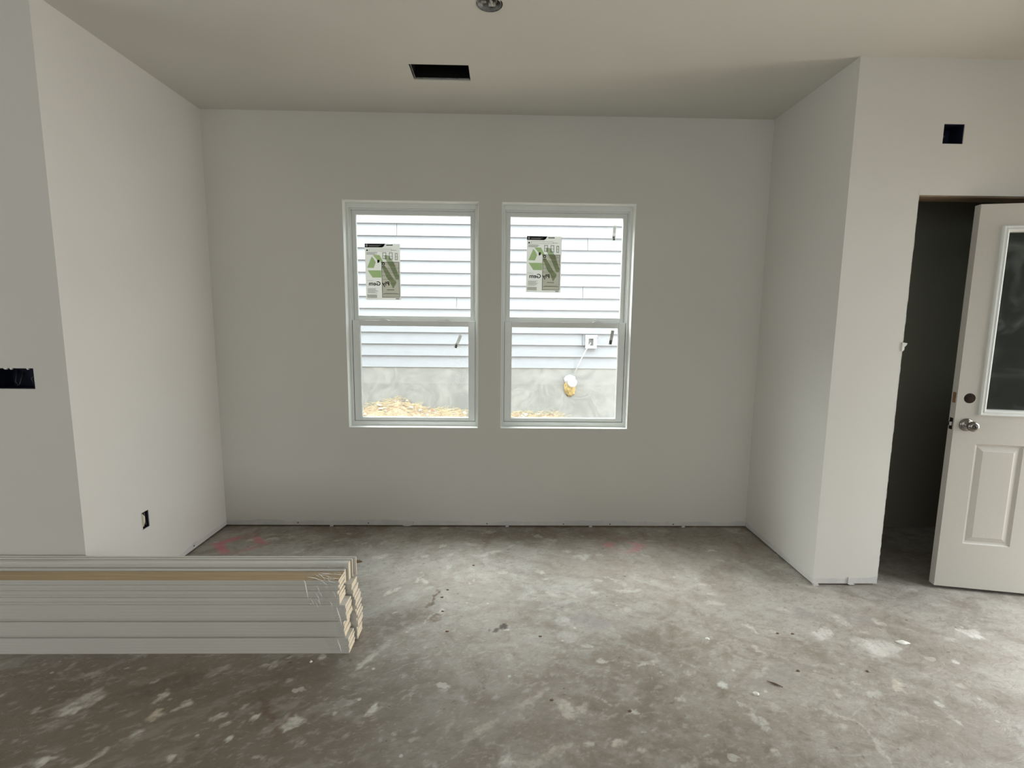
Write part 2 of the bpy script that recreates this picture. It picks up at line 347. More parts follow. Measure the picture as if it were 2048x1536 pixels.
# floor, ground -------------------------------------------------------------
import numpy as np
WH = (.62, .60, .53)
MARKS = [(-1.576, 1.760, 0.070, 0.045, 44, WH, 0.5), (-1.581, 1.712, 0.028, 0.020, 37, WH, 0.6), (-1.493, 1.515, 0.021, 0.022, 47, WH, 0.8),
         (-1.297, 1.789, 0.034, 0.016, 86, WH, 0.6), (-1.267, 1.698, 0.034, 0.024, 44, (.56,.48,.38), 0.65), (-1.185, 1.741, 0.027, 0.021, 33, WH, 0.6),
         (-1.028, 1.683, 0.023, 0.014, 54, WH, 0.6), (-0.984, 1.657, 0.016, 0.008, 44, WH, 0.6), (-1.083, 1.516, 0.014, 0.015, 33, WH, 0.65),
         (-0.883, 1.677, 0.021, 0.019, 42, WH, 0.7), (-0.740, 1.656, 0.039, 0.028, 40, WH, 0.7), (-0.938, 1.592, 0.012, 0.013, 58, WH, 0.7),
         (-1.334, 1.524, 0.028, 0.011, 58, WH, 0.45), (-1.360, 1.486, 0.025, 0.013, 47, WH, 0.6), (-0.777, 2.019, 0.015, 0.014, 40, WH, 0.8),
         (-1.715, 1.720, 0.017, 0.014, 92, WH, 0.3), (-0.854, 1.871, 0.018, 0.011, 68, WH, 0.4), (-0.957, 1.966, 0.028, 0.013, 64, WH, 0.35),
         (-1.480, 1.944, 0.022, 0.008, 43, WH, 0.35), (-0.958, 1.740, 0.020, 0.009, 60, WH, 0.35), (-0.610, 1.706, 0.009, 0.008, 32, WH, 0.8),
         (-0.476, 1.715, 0.030, 0.026, 63, WH, 0.75), (-0.433, 2.635, 0.036, 0.024, -17, WH, 0.5), (0.004, 2.741, 0.028, 0.021, 24, WH, 0.45),
         (0.310, 2.147, 0.046, 0.042, 34, (.56,.55,.54), 0.35), (0.308, 2.283, 0.040, 0.028, 31, (.6,.6,.6), 0.4), (0.429, 1.983, 0.032, 0.016, -18, WH, 0.55),
         (0.643, 1.976, 0.046, 0.019, 20, WH, 0.5), (0.700, 1.769, 0.022, 0.014, -21, WH, 0.5), (0.245, 1.714, 0.043, 0.022, -57, (.55,.51,.43), 0.5),
         (0.313, 1.725, 0.034, 0.020, 47, (.5,.46,.38), 0.45), (0.424, 1.552, 0.037, 0.016, 26, (.62,.58,.5), 0.6), (0.305, 1.563, 0.019, 0.011, 26, (.6,.56,.48), 0.55),
         (0.487, 1.531, 0.015, 0.013, -32, (.6,.56,.48), 0.5), (-0.069, 1.612, 0.071, 0.018, 52, (.5,.46,.38), 0.4), (0.154, 1.517, 0.098, 0.015, 24, (.52,.48,.40), 0.4),
         (0.117, 1.764, 0.089, 0.014, 36, (.5,.46,.4), 0.35), (-0.194, 1.623, 0.071, 0.010, 74, (.45,.42,.36), 0.35), (-0.349, 1.792, 0.051, 0.010, 51, WH, 0.3),
         (1.513, 2.178, 0.064, 0.024, 29, (.66,.65,.62), 0.6), (1.685, 2.261, 0.072, 0.023, -69, (.6,.59,.56), 0.45), (1.716, 2.072, 0.059, 0.074, -61, (.66,.65,.62), 0.5),
         (1.665, 2.097, 0.057, 0.037, -48, (.64,.63,.6), 0.4), (1.844, 2.248, 0.020, 0.015, -24, WH, 0.7), (2.221, 2.169, 0.044, 0.027, -37, (.72,.72,.69), 0.75),
         (2.096, 2.125, 0.021, 0.017, -10, WH, 0.4), (1.975, 1.977, 0.013, 0.014, -47, (.72,.72,.69), 0.7), (1.621, 1.837, 0.041, 0.020, -94, (.62,.58,.48), 0.6),
         (1.333, 1.790, 0.019, 0.022, -16, WH, 0.5), (1.464, 1.778, 0.024, 0.009, 12, (.66,.66,.64), 0.5), (1.696, 1.736, 0.015, 0.014, -31, (.7,.7,.67), 0.6),
         (1.867, 1.836, 0.018, 0.016, -50, WH, 0.4), (0.955, 1.673, 0.062, 0.016, -85, (.64,.63,.6), 0.5), (1.252, 1.633, 0.015, 0.017, -68, WH, 0.45),
         (1.306, 1.529, 0.115, 0.008, -100, (.6,.58,.54), 0.4), (0.897, 1.841, 0.019, 0.016, -27, (.68,.68,.66), 0.7), (1.087, 1.912, 0.064, 0.009, 46, (.6,.6,.57), 0.4),
         (0.938, 2.120, 0.023, 0.015, 19, WH, 0.4), (0.922, 1.742, 0.022, 0.008, -64, (.68,.68,.66), 0.6), (0.512, 2.947, 0.048, 0.040, 25, (.56,.55,.5), 0.6),
         (0.623, 2.961, 0.031, 0.019, -40, (.56,.55,.5), 0.5), (-0.084, 2.985, 0.092, 0.024, 32, (.62,.61,.57), 0.6), (-0.738, 2.949, 0.048, 0.034, 16, (.62,.61,.57), 0.6),
         (-0.462, 2.950, 0.032, 0.026, 25, (.62,.61,.57), 0.5), (-0.077, 3.313, 0.042, 0.024, 12, (.55,.52,.47), 0.5), (0.323, 3.150, 0.050, 0.051, -17, (.48,.45,.40), 0.5),
         (0.839, 3.302, 0.044, 0.025, -21, (.5,.47,.42), 0.5), (0.228, 2.753, 0.025, 0.022, 14, WH, 0.6), (-1.270, 3.014, 0.043, 0.022, 40, WH, 0.5),
         (-1.119, 2.974, 0.072, 0.036, 72, (.6,.58,.53), 0.4), (-1.625, 2.946, 0.035, 0.029, 49, WH, 0.4), (0.262, 3.227, 0.036, 0.022, -25, WH, 0.45),
         (1.244, 2.853, 0.200, 0.047, 36, (.42,.39,.34), 0.45), (1.357, 3.082, 0.076, 0.031, -16, (.42,.38,.33), 0.5), (-0.339, 2.484, 0.084, 0.011, 86, (.085,.042,.014), 0.9),
         (-0.356, 2.423, 0.034, 0.014, 24, (.085,.042,.014), 0.7), (-0.320, 2.305, 0.045, 0.024, 71, (.12,.07,.035), 0.7), (-0.354, 2.284, 0.039, 0.026, 59, (.14,.085,.045), 0.5),
         (-0.439, 2.284, 0.129, 0.064, 29, (.13,.10,.07), 0.55), (-0.574, 2.244, 0.241, 0.100, 37, (.14,.112,.085), 0.55), (-0.596, 2.062, 0.085, 0.063, 55, (.12,.10,.08), 0.4),
         (0.008, 2.228, 0.022, 0.018, 32, (.03,.018,.01), 0.95), (-0.023, 2.204, 0.016, 0.006, 45, (.04,.025,.015), 0.9), (-0.848, 1.703, 0.125, 0.012, -51, (.11,.055,.035), 0.6),
         (-0.777, 1.645, 0.076, 0.013, 79, (.16,.09,.06), 0.5), (0.405, 1.857, 0.079, 0.034, -10, (.15,.125,.10), 0.45), (0.330, 2.400, 0.127, 0.027, -6, (.18,.155,.13), 0.4),
         (0.651, 2.165, 0.119, 0.053, -38, (.22,.19,.16), 0.35), (0.434, 2.263, 0.097, 0.056, -24, (.27,.25,.265), 0.45), (0.377, 1.713, 0.030, 0.010, -35, (.10,.08,.06), 0.5),
         (1.550, 2.324, 0.085, 0.041, -30, (.26,.25,.25), 0.35), (1.774, 2.281, 0.085, 0.039, -17, (.24,.22,.22), 0.4), (1.163, 1.897, 0.174, 0.045, 20, (.30,.285,.28), 0.35),
         (-1.327, 1.851, 0.155, 0.045, 21, (.085,.065,.042), 0.5)]

def wear_layer(X, Y):
    """albedo of spills, mud flakes, scratches and dirt on the slab (premultiplied colour + cover)"""
    rs = np.random.RandomState(4); ny, nx = X.shape
    def vn(sc, seed, oct_=4, rough=.55, sx=1., sy=1., rot=0.):
        out = np.zeros(X.shape); amp = 1; tot = 0; cr, sr = math.cos(rot), math.sin(rot); U = (X*cr+Y*sr)*sx; V = (-X*sr+Y*cr)*sy
        for o_ in range(oct_):
            g = np.random.RandomState(seed+o_*17).rand(128, 128); u = U*sc*2**o_+50; v = V*sc*2**o_+50
            i = np.floor(u).astype(int); j = np.floor(v).astype(int); fu = u-i; fv = v-j; fu = fu*fu*(3-2*fu); fv = fv*fv*(3-2*fv)
            a = g[i % 128, j % 128]; b = g[(i+1) % 128, j % 128]; c = g[i % 128, (j+1) % 128]; d = g[(i+1) % 128, (j+1) % 128]
            out += amp*((a*(1-fu)+b*fu)*(1-fv) + (c*(1-fu)+d*fu)*fv); tot += amp; amp *= rough
        return out/tot
    sm = lambda v, lo, hi: (lambda t: t*t*(3-2*t))(np.clip((v-lo)/(hi-lo), 0, 1))
    C = np.zeros(X.shape+(3,)); A = np.zeros(X.shape)
    def over(f, cc, sl=None):
        sl = sl or (slice(None), slice(None))
        C[sl] = C[sl]*(1-f[..., None]) + np.array(cc)*f[..., None]; A[sl] = A[sl]*(1-f)+f
    jx = (vn(16, 1, 5, .7)-.5)*.085; jy = (vn(16, 90, 5, .7)-.5)*.085; tex = sm(vn(45, 33, 4, .75), .33, .62)
    # broad dirty and brushed patches
    p = vn(1.6, 5, 5, .6); q = vn(7, 9, 5, .68, 1, 2.4, .5); q2 = vn(9, 19, 5, .68, 1, 2.2, -.45)
    left = sm(-X, -.3, .9)
    st_ = q*left + q2*(1-left)
    over(sm(st_, .53, .68)*.20, (.13, .10, .07)); over(sm(1-st_, .55, .70)*.24, (.47, .455, .42))
    f1 = vn(34, 51, 4, .7, 1, 1.8, .4); over(sm(f1, .60, .76)*.30, (.55, .54, .50)); over(sm(1-f1, .60, .76)*.32, (.11, .088, .065))
    over(sm(p, .56, .66)*.30, (.17, .13, .09))
    xs = X[0]; ys = Y[:, 0]
    def mark(x, y, a, b, ang, cc, stg, hard=False):
        R_ = max(a, b)*1.6+.06
        i0, i1 = np.searchsorted(xs, (x-R_, x+R_)); j0, j1 = np.searchsorted(ys, (y-R_, y+R_)); sl = (slice(j0, j1), slice(i0, i1))
        if i1 <= i0 or j1 <= j0: return
        k = min(1., max(a, b)/.03)
        dx = X[sl]-x+jx[sl]*k; dy = Y[sl]-y+jy[sl]*k; t = math.radians(ang)
        u = (dx*math.cos(t)+dy*math.sin(t))/a; v = (-dx*math.sin(t)+dy*math.cos(t))/b
        f = (1-sm(u*u+v*v, .5, 1.45))*stg
        over(f if hard or stg >= .85 else np.clip(f*(.45+.75*tex[sl]), 0, 1), cc, sl)
    for m_ in MARKS: mark(*m_)
    for _ in range(330):      # small mud flakes, dragged along the trowel direction
        x, y = rs.uniform(-2.4, 3.2), rs.uniform(1.35, 3.36); s_ = .005+.020*rs.rand()**2.2; el = 1+2*rs.rand()
        ang = rs.normal(38, 25) if x < -.2 else rs.normal(-25, 30)
        g_ = rs.uniform(.42, .64); mark(x, y, s_*el, s_, ang, (g_, g_*.97, g_*.88), rs.uniform(.25, .7))
    for _ in range(170):      # dirt specks
        x, y = rs.uniform(-2.4, 3.2), rs.uniform(1.35, 3.3); mark(x, y, .005+.005*rs.rand(), .004, rs.uniform(0, 180), (.06, .045, .03), rs.uniform(.3, .85), True)
    for _ in range(46):       # scratches
        x, y = rs.uniform(-1.6, 2.8), rs.uniform(1.35, 3.0); ang = rs.normal(50 if x < .2 else -30, 30); L_ = rs.uniform(.03, .12); g_ = rs.uniform(.40, .60)
        mark(x, y, L_, .0045, ang, (g_, g_*.96, g_*.88), rs.uniform(.2, .5), True)
    return C, A
us = np.unique(np.concatenate([np.linspace(XW-.2, -2.6, 14), np.arange(-2.6, 3.34, .0065), [XE+.16]])); vs = np.unique(np.concatenate([np.linspace(-3.7, 1.35, 14), np.arange(1.35, 3.41, .0065), [3.56]]))
GX, GY = np.meshgrid(us, vs); nv, nu = GX.shape
co = np.stack([GX.ravel(), GY.ravel(), np.zeros(GX.size)], 1)
idx = np.arange(GX.size).reshape(nv, nu); quads = np.stack([idx[:-1, :-1].ravel(), idx[:-1, 1:].ravel(), idx[1:, 1:].ravel(), idx[1:, :-1].ravel()], 1)
c0 = np.array([[us[0], vs[0], -.2], [us[-1], vs[0], -.2], [us[-1], vs[-1], -.2], [us[0], vs[-1], -.2]]); base = GX.size; k4 = [idx[0, 0], idx[0, -1], idx[-1, -1], idx[-1, 0]]
extra = np.array([[base+3, base+2, base+1, base]] + [[k4[(i+1) % 4], k4[i], base+i, base+(i+1) % 4] for i in range(4)])
me = bpy.data.meshes.new('floor'); allco = np.concatenate([co, c0]); allq = np.concatenate([quads, extra])
me.vertices.add(len(allco)); me.vertices.foreach_set('co', allco.ravel().astype('f')); me.loops.add(allq.size); me.loops.foreach_set('vertex_index', allq.ravel().astype('i'))
me.polygons.add(len(allq)); me.polygons.foreach_set('loop_start', (np.arange(len(allq))*4).astype('i')); me.update(calc_edges=True)
WC, WA = wear_layer(GX, GY); att = me.color_attributes.new('wear', 'FLOAT_COLOR', 'POINT')
full = np.zeros((len(allco), 4)); full[:base, :3] = WC.reshape(-1, 3); full[:base, 3] = WA.ravel(); att.data.foreach_set('color', full.ravel().astype('f'))
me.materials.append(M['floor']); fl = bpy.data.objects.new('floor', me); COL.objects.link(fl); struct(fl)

# ceiling with a duct cut-out and a round fixture hole ---------------------
VENT = (-.4955, -.1872, 2.7730, 2.9450)
FC = (-.067, 2.263, .053)
bm = BM(); q = .09
slab(bm, 'z', [XW-.2, XE+.16], [YR-.2, 3.56], [VENT, (FC[0]-q, FC[0]+q, FC[1]-q, FC[1]+q)], H, H+.24)
N = 32
for zz in (H, H+.24):
    inner = [bm.verts.new((FC[0]+FC[2]*math.cos(2*math.pi*k/N), FC[1]+FC[2]*math.sin(2*math.pi*k/N), zz)) for k in range(N)]
    outer = []
    for k in range(N):
        a = 2*math.pi*k/N; s_ = q/max(abs(math.cos(a)), abs(math.sin(a)))
        outer.append(bm.verts.new((FC[0]+s_*math.cos(a), FC[1]+s_*math.sin(a), zz)))
    for k in range(N): bm.faces.new((inner[k], inner[(k+1) % N], outer[(k+1) % N], outer[k]))
    if zz == H: low = inner
    else:
        for k in range(N): bm.faces.new((low[k], low[(k+1) % N], inner[(k+1) % N], inner[k]))
ceil = link('ceiling', bm, 'ceiling'); struct(ceil)

def plate(parent, x0, x1, y0, y1):
    bx('bottom_plate', (x0, x1, y0, y1, .0005, GAP+.004), 'header', parent)

# back wall ---------------------------------------------------------------
bm = BM(); slab(bm, 'y', [XL-TH, XE+.16], WALLS, [W1, W2], D, D+.15)
wb = link('wall_back', bm, 'wall'); struct(wb); plate(wb, XL, XR, D+.013, D+.14)
# left side wall of the bay (mitred to the wall that faces the camera)
BOX_L = (2.5995, 2.6570, .315, .408)
bm = BM(); slab(bm, 'x', [DL, D], WALLS, [BOX_L], XL-TH, XL)
for v in bm.verts:
    if v.co.y < DL+.001 and v.co.x < XL-.05: v.co.y = DL+TH
wl = link('wall_left', bm, 'wall'); struct(wl); plate(wl, XL-TH+.01, XL-.013, DL+TH, D)
BOX_G = (-2.235, -2.0600, 1.125, 1.217)
bm = BM(); slab(bm, 'y', [XW, XL], WALLS, [BOX_G], DL, DL+TH)
for v in bm.verts:
    if v.co.x > XL-.001 and v.co.y > DL+.05: v.co.x = XL-TH
wlf = link('wall_left_front', bm, 'wall'); struct(wlf); plate(wlf, XW, XL-.02, DL+.013, DL+TH-.01)
# right side wall of the bay
bm = BM(); slab(bm, 'x', [DF, D], WALLS, [], XR, XR+TH)
for v in bm.verts:
    if v.co.y < DF+.001 and v.co.x > XR+.05: v.co.y = DF+TH
wr = link('wall_right', bm, 'wall'); struct(wr); plate(wr, XR+.013, XR+TH-.01, DF+.02, D)
# right front wall with closet doorway and switch box
DOORWAY = (2.0998, 3.06, 0, 2.099); BOX_R = (2.1880, 2.2925, 2.3460, 2.4400)
bm = BM(); slab(bm, 'y', [XR, XE], WALLS, [(DOORWAY[0], DOORWAY[1], -1, DOORWAY[3]), BOX_R], DF, DF+TH)
bmesh.ops.delete(bm, geom=[v for v in bm.verts if v.co.z < 0], context='VERTS')
for v in bm.verts:
    if v.co.x < XR+.001 and v.co.y > DF+.05: v.co.x = XR+TH
wrf = link('wall_right_front', bm, 'wall'); struct(wrf); plate(wrf, XR+.02, DOORWAY[0]-.012, DF+.013, DF+TH-.01)
bx('header_beam', (DOORWAY[0]-.0005, DOORWAY[1]+.0005, DF+.012, DF+TH-.005, 2.0925, 2.101), 'header', wrf)
# ragged drywall paper along the doorway edge and torn compound at the base
bm = BM()
random.seed(3)
z = .03
while z < 2.07:
    h_ = random.uniform(.03, .10); w_ = random.uniform(.0002, .0018)
    prism(bm, [(DOORWAY[0]-.001, z), (DOORWAY[0]+w_, z+h_*.3), (DOORWAY[0]+w_*.7, z+h_*.8), (DOORWAY[0]-.001, z+h_)], DF-.0005, DF+.012)
    z += h_ + random.uniform(0, .05)
link('ragged_edge', bm, 'wall', wrf)
bm = BM()
prism(bm, [(2.094, 1.355), (2.121, 1.350), (2.116, 1.338), (2.107, 1.331), (2.108, 1.316), (2.101, 1.308), (2.094, 1.308)], DF-.004, DF+.012)
link('drywall_chip', bm, 'plaster', wrf)
bm = BM()
prism(bm, [(1.932, .012), (1.935, .05), (1.99, .051), (1.985, .040), (1.960, .030), (1.955, .016), (1.975, .006), (1.945, .004)], DF-.004, DF+.002)
prism(bm, [(1.74, .0), (1.74, .014), (1.765, .012), (1.77, .002)], DF-.008, DF+.008)
link('torn_compound', bm, 'wall', wrf)
bm = BM()   # compound lump low on the back wall
prism(bm, [(-.80, .045), (-.70, .038), (-.62, .036), (-.615, .014), (-.655, .003), (-.685, .006), (-.70, .02), (-.79, .03)], D-.003, D+.002)
for x in (-1.2, .03, .62, 1.28): prism(bm, [(x, .0), (x+.004, .016), (x+.02, .017), (x+.024, .002)], D-.005, D+.01)
link('compound_lump', bm, 'wall', wb)
bm = BM()
for x, z_ in ((-1.42, .028), (-.93, .026), (-.62, .03), (-.10, .024), (.44, .022), (.77, .022), (1.22, .022)): lathe(bm, [(.0045, -.0015), (.0045, .002)], 8, 'y', (x, D, z_))
link('drywall_screw', bm, 'darkmetal', wb)['kind'] = 'stuff'
bm = BM(); lathe(bm, [(.005, -.002), (.005, .0015)], 8, 'x', (XL, 3.02, .03)); lathe(bm, [(.004, -.002), (.004, .0015)], 8, 'x', (XL, 2.72, .03)); link('drywall_screw', bm, 'darkmetal', wl)
# closet behind the doorway
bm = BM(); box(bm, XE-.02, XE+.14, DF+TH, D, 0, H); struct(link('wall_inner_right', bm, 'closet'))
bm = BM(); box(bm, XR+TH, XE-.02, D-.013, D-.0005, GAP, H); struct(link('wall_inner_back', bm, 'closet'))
# entry wall (right), with the front door's opening; rear wall, its opening closed by an added sheet; west wall
ENTRY = (1.470, 2.400, -1, 2.07)
bm = BM(); slab(bm, 'x', [YR, DF], WALLS, [ENTRY], XE, XE+.14)
bmesh.ops.delete(bm, geom=[v for v in bm.verts if v.co.z < 0], context='VERTS')
struct(link('wall_east', bm, 'wall'))
bm = BM(); slab(bm, 'y', [XW-.14, XE+.14], [0, H], [(-3.4, 3.0, .05, 2.65)], YR-.14, YR); wre = struct(link('wall_rear', bm, 'wall'))
bx('sky_block_sheet', (-3.39, 2.99, YR-.10, YR-.09, .055, 2.645), 'whiteplastic', wre)  # unseen opaque sheet added to keep sky light out of the rear opening
bm = BM(); slab(bm, 'x', [YR, D+.15], [0, H], [(-.6, 2.1, .1, 2.3)], XW-.14, XW); struct(link('wall_west', bm, 'wall'))

# ------------------------------------------------------------------ windows
def frame(bm, x0, x1, z0, z1, wl_, wr_, wb_, wt_, y0, y1, bev=.0015, mi=0):
    """rectangular frame as four mitre-less members"""
    box(bm, x0, x0+wl_, y0, y1, z0, z1, mi, bev); box(bm, x1-wr_, x1, y0, y1, z0, z1, mi, bev)
    box(bm, x0+wl_, x1-wr_, y0, y1, z0, z0+wb_, mi, bev); box(bm, x0+wl_, x1-wr_, y0, y1, z1-wt_, z1, mi, bev)
def window(name, W_):
    x0, x1, z0, z1 = W_; e = empty(name, (0, 0, 0)); struct(e)
    zs = 1.437     # top of the lower sash
    bm = BM()      # white liner on the drywall return
    frame(bm, x0-.0002, x1+.0002, z0-.0002, z1+.0002, .0035, .0035, .0035, .0045, D-.001, D+.056, .0004); link('reveal_liner', bm, 'liner', e)
    bm = BM()      # main frame: two steps seen from the room
    frame(bm, x0, x1, z0, z1, .022, .022, .034, .036, D+.060, D+.145)
    frame(bm, x0+.022, x1-.022, z0+.034, z1-.036, .006, .006, .004, .008, D+.074, D+.14)
    frame(bm, x0+.0, x1-.0, z0+.0, z1-.0, .008, .008, .006, .008, D+.054, D+.062)
    link('window_frame', bm, 'vinyl', e)
    bm = BM()      # upper sash
    frame(bm, x0+.028, x1-.028, 1.425, z1-.044, .028, .028, .042, .026, D+.100, D+.128)
    frame(bm, x0+.054, x1-.054, 1.463, z1-.068, .004, .004, .004, .004, D+.096, D+.112, .001)
    us_ = link('upper_sash', bm, 'vinyl', e)
    bx('pane', (x0+.054, x1-.054, D+.1120, D+.1165, 1.463, z1-.066), 'glass', us_)
    bm = BM()      # lower sash, nearer the room
    frame(bm, x0+.0235, x1-.0235, z0+.037, zs, .049, .046, .022, .036, D+.066, D+.096, .002)
    frame(bm, x0+.070, x1-.067, z0+.056, zs-.034, .004, .004, .006, .004, D+.074, D+.088, .001)
    ls = link('lower_sash', bm, 'vinyl', e)
    bx('pane', (x0+.070, x1-.067, D+.0890, D+.0930, z0+.056, zs-.034), 'glass', ls)
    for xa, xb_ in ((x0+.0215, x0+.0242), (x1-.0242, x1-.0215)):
        bx('sash_gap_strip', (xa, xb_, D+.0650, D+.0672, z0+.037, zs), 'black', ls)  # black strip painted as the dark gap between sash and frame
    for xx in (x0+.235, x1-.215):   # low arched tilt latches
        bm = BM(); pts = [(xx-.042+.084*i/10, zs-.002+.011*math.sin(math.pi*i/10)) for i in range(11)]
        prism(bm, pts, D+.070, D+.092); link('tilt_latch', bm, 'vinyl', ls)
    # insect screen outside the lower half
    n = 'insect_screen'
    bx(n, (x0+.03, x1-.03, D+.136, D+.1365, z0+.04, zs), M['screen'], e)
    return e
n = NT('screen_mesh'); t = n.new('ShaderNodeBsdfTransparent'); d = n.new('ShaderNodeBsdfDiffuse'); n.put(d.inputs[0], (.30, .31, .32)); x = n.new('ShaderNodeMixShader')
x.inputs[0].default_value = .07; n.l.new(t.outputs[0], x.inputs[1]); n.l.new(d.outputs[0], x.inputs[2]); n.l.new(x.outputs[0], n.out.inputs[0]); M['screen'] = n.m
window('window_1', W1); window('window_2', W2)

# labels stuck on the panes (printed side faces out, so the print reads reversed) ------------
def poly(name, parent, pts, mat, layer=1, w=.2365, h=.374):
    bm = BM(); prism(bm, [(u*w, -v*h) for u, v in pts], -.0002*layer, -.0002*layer+.00015); return link(name, bm, mat, parent)
def rect(u0, v0, u1, v1): return [(u0, v0), (u1, v0), (u1, v1), (u0, v1)]
def outline(bm, u0, v0, u1, v1, t, y, w=.2365, h=.374):
    for a in (rect(u0, v0, u1, v0+t*.63), rect(u0, v1-t*.63, u1, v1), rect(u0, v0, u0+t, v1), rect(u1-t, v0, u1, v1)): prism(bm, [(p*w, -q_*h) for p, q_ in a], y, y+.00012)
def text_mesh(name, body, size, parent, mat, loc, mirror=True, width=None):
    cu = bpy.data.curves.new(name, 'FONT'); cu.body = body; cu.size = size; cu.extrude = .00006; cu.offset = size*.022
    to = bpy.data.objects.new(name+'_src', cu); COL.objects.link(to); bpy.context.view_layer.update()
    me = bpy.data.meshes.new_from_object(to); COL.objects.unlink(to); bpy.data.objects.remove(to)
    xs = [v.co.x for v in me.vertices]; a, b = min(xs), max(xs); k = (width/(b-a)) if width else 1
    for v in me.vertices:
        x_ = (v.co.x-a)*k
        if mirror: x_ = (b-a)*k - x_
        v.co = Vector((x_, -v.co.z, v.co.y))
    me.name = name; me.materials.append(M[mat]); o = bpy.data.objects.new(name, me); COL.objects.link(o); o.parent = parent; o.location = loc; return o
def big_label(loc, label, rot=0):
    e = empty('window_sticker', loc); e.rotation_euler = (0, rot, 0); tag(e, label, 'sticker')
    w, h = .2365, .374
    poly('sheet', e, rect(0, 0, 1, 1), 'paper', 0)
    poly('header_band', e, [(0, 0), (.585, 0), (.54, .045), (.51, .060), (.48, .066), (0, .066)], 'ink_black', 1)
    bm = BM(); prism(bm, [(.055*w+.0078*math.cos(a*math.pi/8), -.033*h+.0078*math.sin(a*math.pi/8)) for a in range(16)], -.0006, -.0005); link('header_emblem', bm, 'paper_grey', e)
    bm = BM()
    for u0, u1, v in ((.11, .46, .026), (.12, .40, .042)): prism(bm, [(p*w, -q_*h) for p, q_ in rect(u0, v, u1, v+.007)], -.0006, -.0005)
    link('header_lines', bm, 'paper_grey', e)
    poly('small_print', e, [(.60, .020), (.80, .016), (.79, .032), (.62, .034)], 'ink_grey', 1)
    poly('warning_triangle', e, [(.03, .130), (.098, .130), (.062, .092)], 'ink_black', 1)
    bm = BM(); outline(bm, .115, .094, .76, .130, .007, -.0003); prism(bm, [(p*w, -q_*h) for p, q_ in rect(.76, .112, .90, .118)], -.0003, -.0002)
    for v in (.15, .162, .174, .186): prism(bm, [(p*w, -q_*h) for p, q_ in rect(.04, v, random.uniform(.28, .36), v+.006)], -.0003, -.0002)
    for v in (.795, .808, .821, .834, .847, .860, .873): prism(bm, [(p*w, -q_*h) for p, q_ in rect(.05, v, random.uniform(.26, .36), v+.005)], -.0003, -.0002)
    prism(bm, [(p*w, -q_*h) for p, q_ in rect(.03, .652, .20, .656)], -.0003, -.0002)
    prism(bm, [(p*w, -q_*h) for p, q_ in rect(.60, .815, .81, .826)], -.0008, -.0007)
    prism(bm, [(p*w, -q_*h) for p, q_ in rect(.85, .972, .95, .986)], -.0008, -.0007)
    link('fine_print', bm, 'ink_mid', e)['kind'] = 'stuff'
    for u0, v0, u1, v1 in ((.50, .155, .605, .270), (.685, .155, .785, .280), (.855, .165, .925, .285)):
        bm = BM(); outline(bm, u0, v0, u1, v1, .016, -.0007); outline(bm, u0+.01, (v0+v1)/2, u1-.01, (v0+v1)/2+.006, .008, -.0007); link('window_icon', bm, 'ink_mid', e)
    poly('grey_panel', e, rect(.03, .905, .31, .965), 'ink_pale', 1)
    # folded arrows emblem
    poly('arrow_upper_left', e, [(.05, .425), (.19, .225), (.25, .27), (.30, .33), (.24, .43)], 'ink_green', 1)
    poly('arrow_top', e, [(.22, .200), (.41, .200), (.50, .300), (.52, .335), (.45, .345), (.42, .30), (.34, .285)], 'ink_green', 1)
    poly('arrow_right', e, [(.56, .200), (.66, .205), (.70, .225), (.82, .34), (.97, .60), (.93, .63), (.86, .625), (.70, .40), (.55, .25)], 'ink_green_dull', 1)
    poly('arrow_lower_right', e, [(.47, .40), (.57, .40), (.80, .63), (.86, .66), (.88, .69), (.78, .80), (.74, .745), (.70, .68), (.60, .60)], 'ink_green_dull', 1)
    poly('arrow_bottom', e, [(.06, .472), (.45, .472), (.45, .600), (.20, .600)], 'ink_green', 1)
    poly('emblem_centre', e, [(.34, .285), (.415, .285), (.41, .325), (.35, .345)], 'ink_grey', 2)
    poly('panel', e, rect(.463, .325, .963, .955), M['wash'], 3)
    bm = BM(); outline(bm, .46, .322, .966, .958, .012, -.0009); link('panel_border', bm, 'ink_grey', e)
    bm = BM()
    for v in (.43, .497, .563, .632): prism(bm, [(p*w, -q_*h) for p, q_ in rect(.463, v, .963, v+.0045)], -.0009, -.0008)
    for k, v in enumerate((.345, .36, .375, .39, .445, .462, .478, .512, .53, .60, .615, .70, .72)): prism(bm, [(p*w, -q_*h) for p, q_ in rect(.60+random.uniform(0, .06), v, .93-random.uniform(0, .12), v+.004)], -.0009, -.0008)
    prism(bm, [(p*w, -q_*h) for p, q_ in [(.49, .892), (.55, .882), (.88, .882), (.94, .892), (.94, .900), (.88, .894), (.55, .894), (.49, .900)]], -.0009, -.0008)
    link('panel_rules', bm, 'ink_mid', e)['kind'] = 'stuff'
    bm = BM(); lathe(bm, [(.0105, -.0010), (.0048, -.0010), (.0048, -.0009), (.0105, -.0009)], 16, 'y', (.52*w, 0, -.357*h), cap=False); box(bm, .48*w, .565*w, -.0010, -.0009, -.407*h, -.395*h)
    link('ring_mark', bm, 'ink_black', e)
    text_mesh('lettering', 'Ply Gem', .0385, e, 'ink_grey', (.085*w, -.0012, -.742*h), True, .585*w)
    return e
n = NT('label_grey_wash'); t = n.new('ShaderNodeBsdfTransparent'); n.put(t.inputs[0], (.80, .79, .74)); n.l.new(t.outputs[0], n.out.inputs[0]); M['wash'] = n.m
big_label((-.9360, D+.1115, 1.9488), 'pale grey and green paper sticker on the left window, upper pane', math.radians(-.3))
big_label((.1590, D+.1115, 2.0130), 'pale grey and green paper sticker on the right window, upper pane', math.radians(.3))
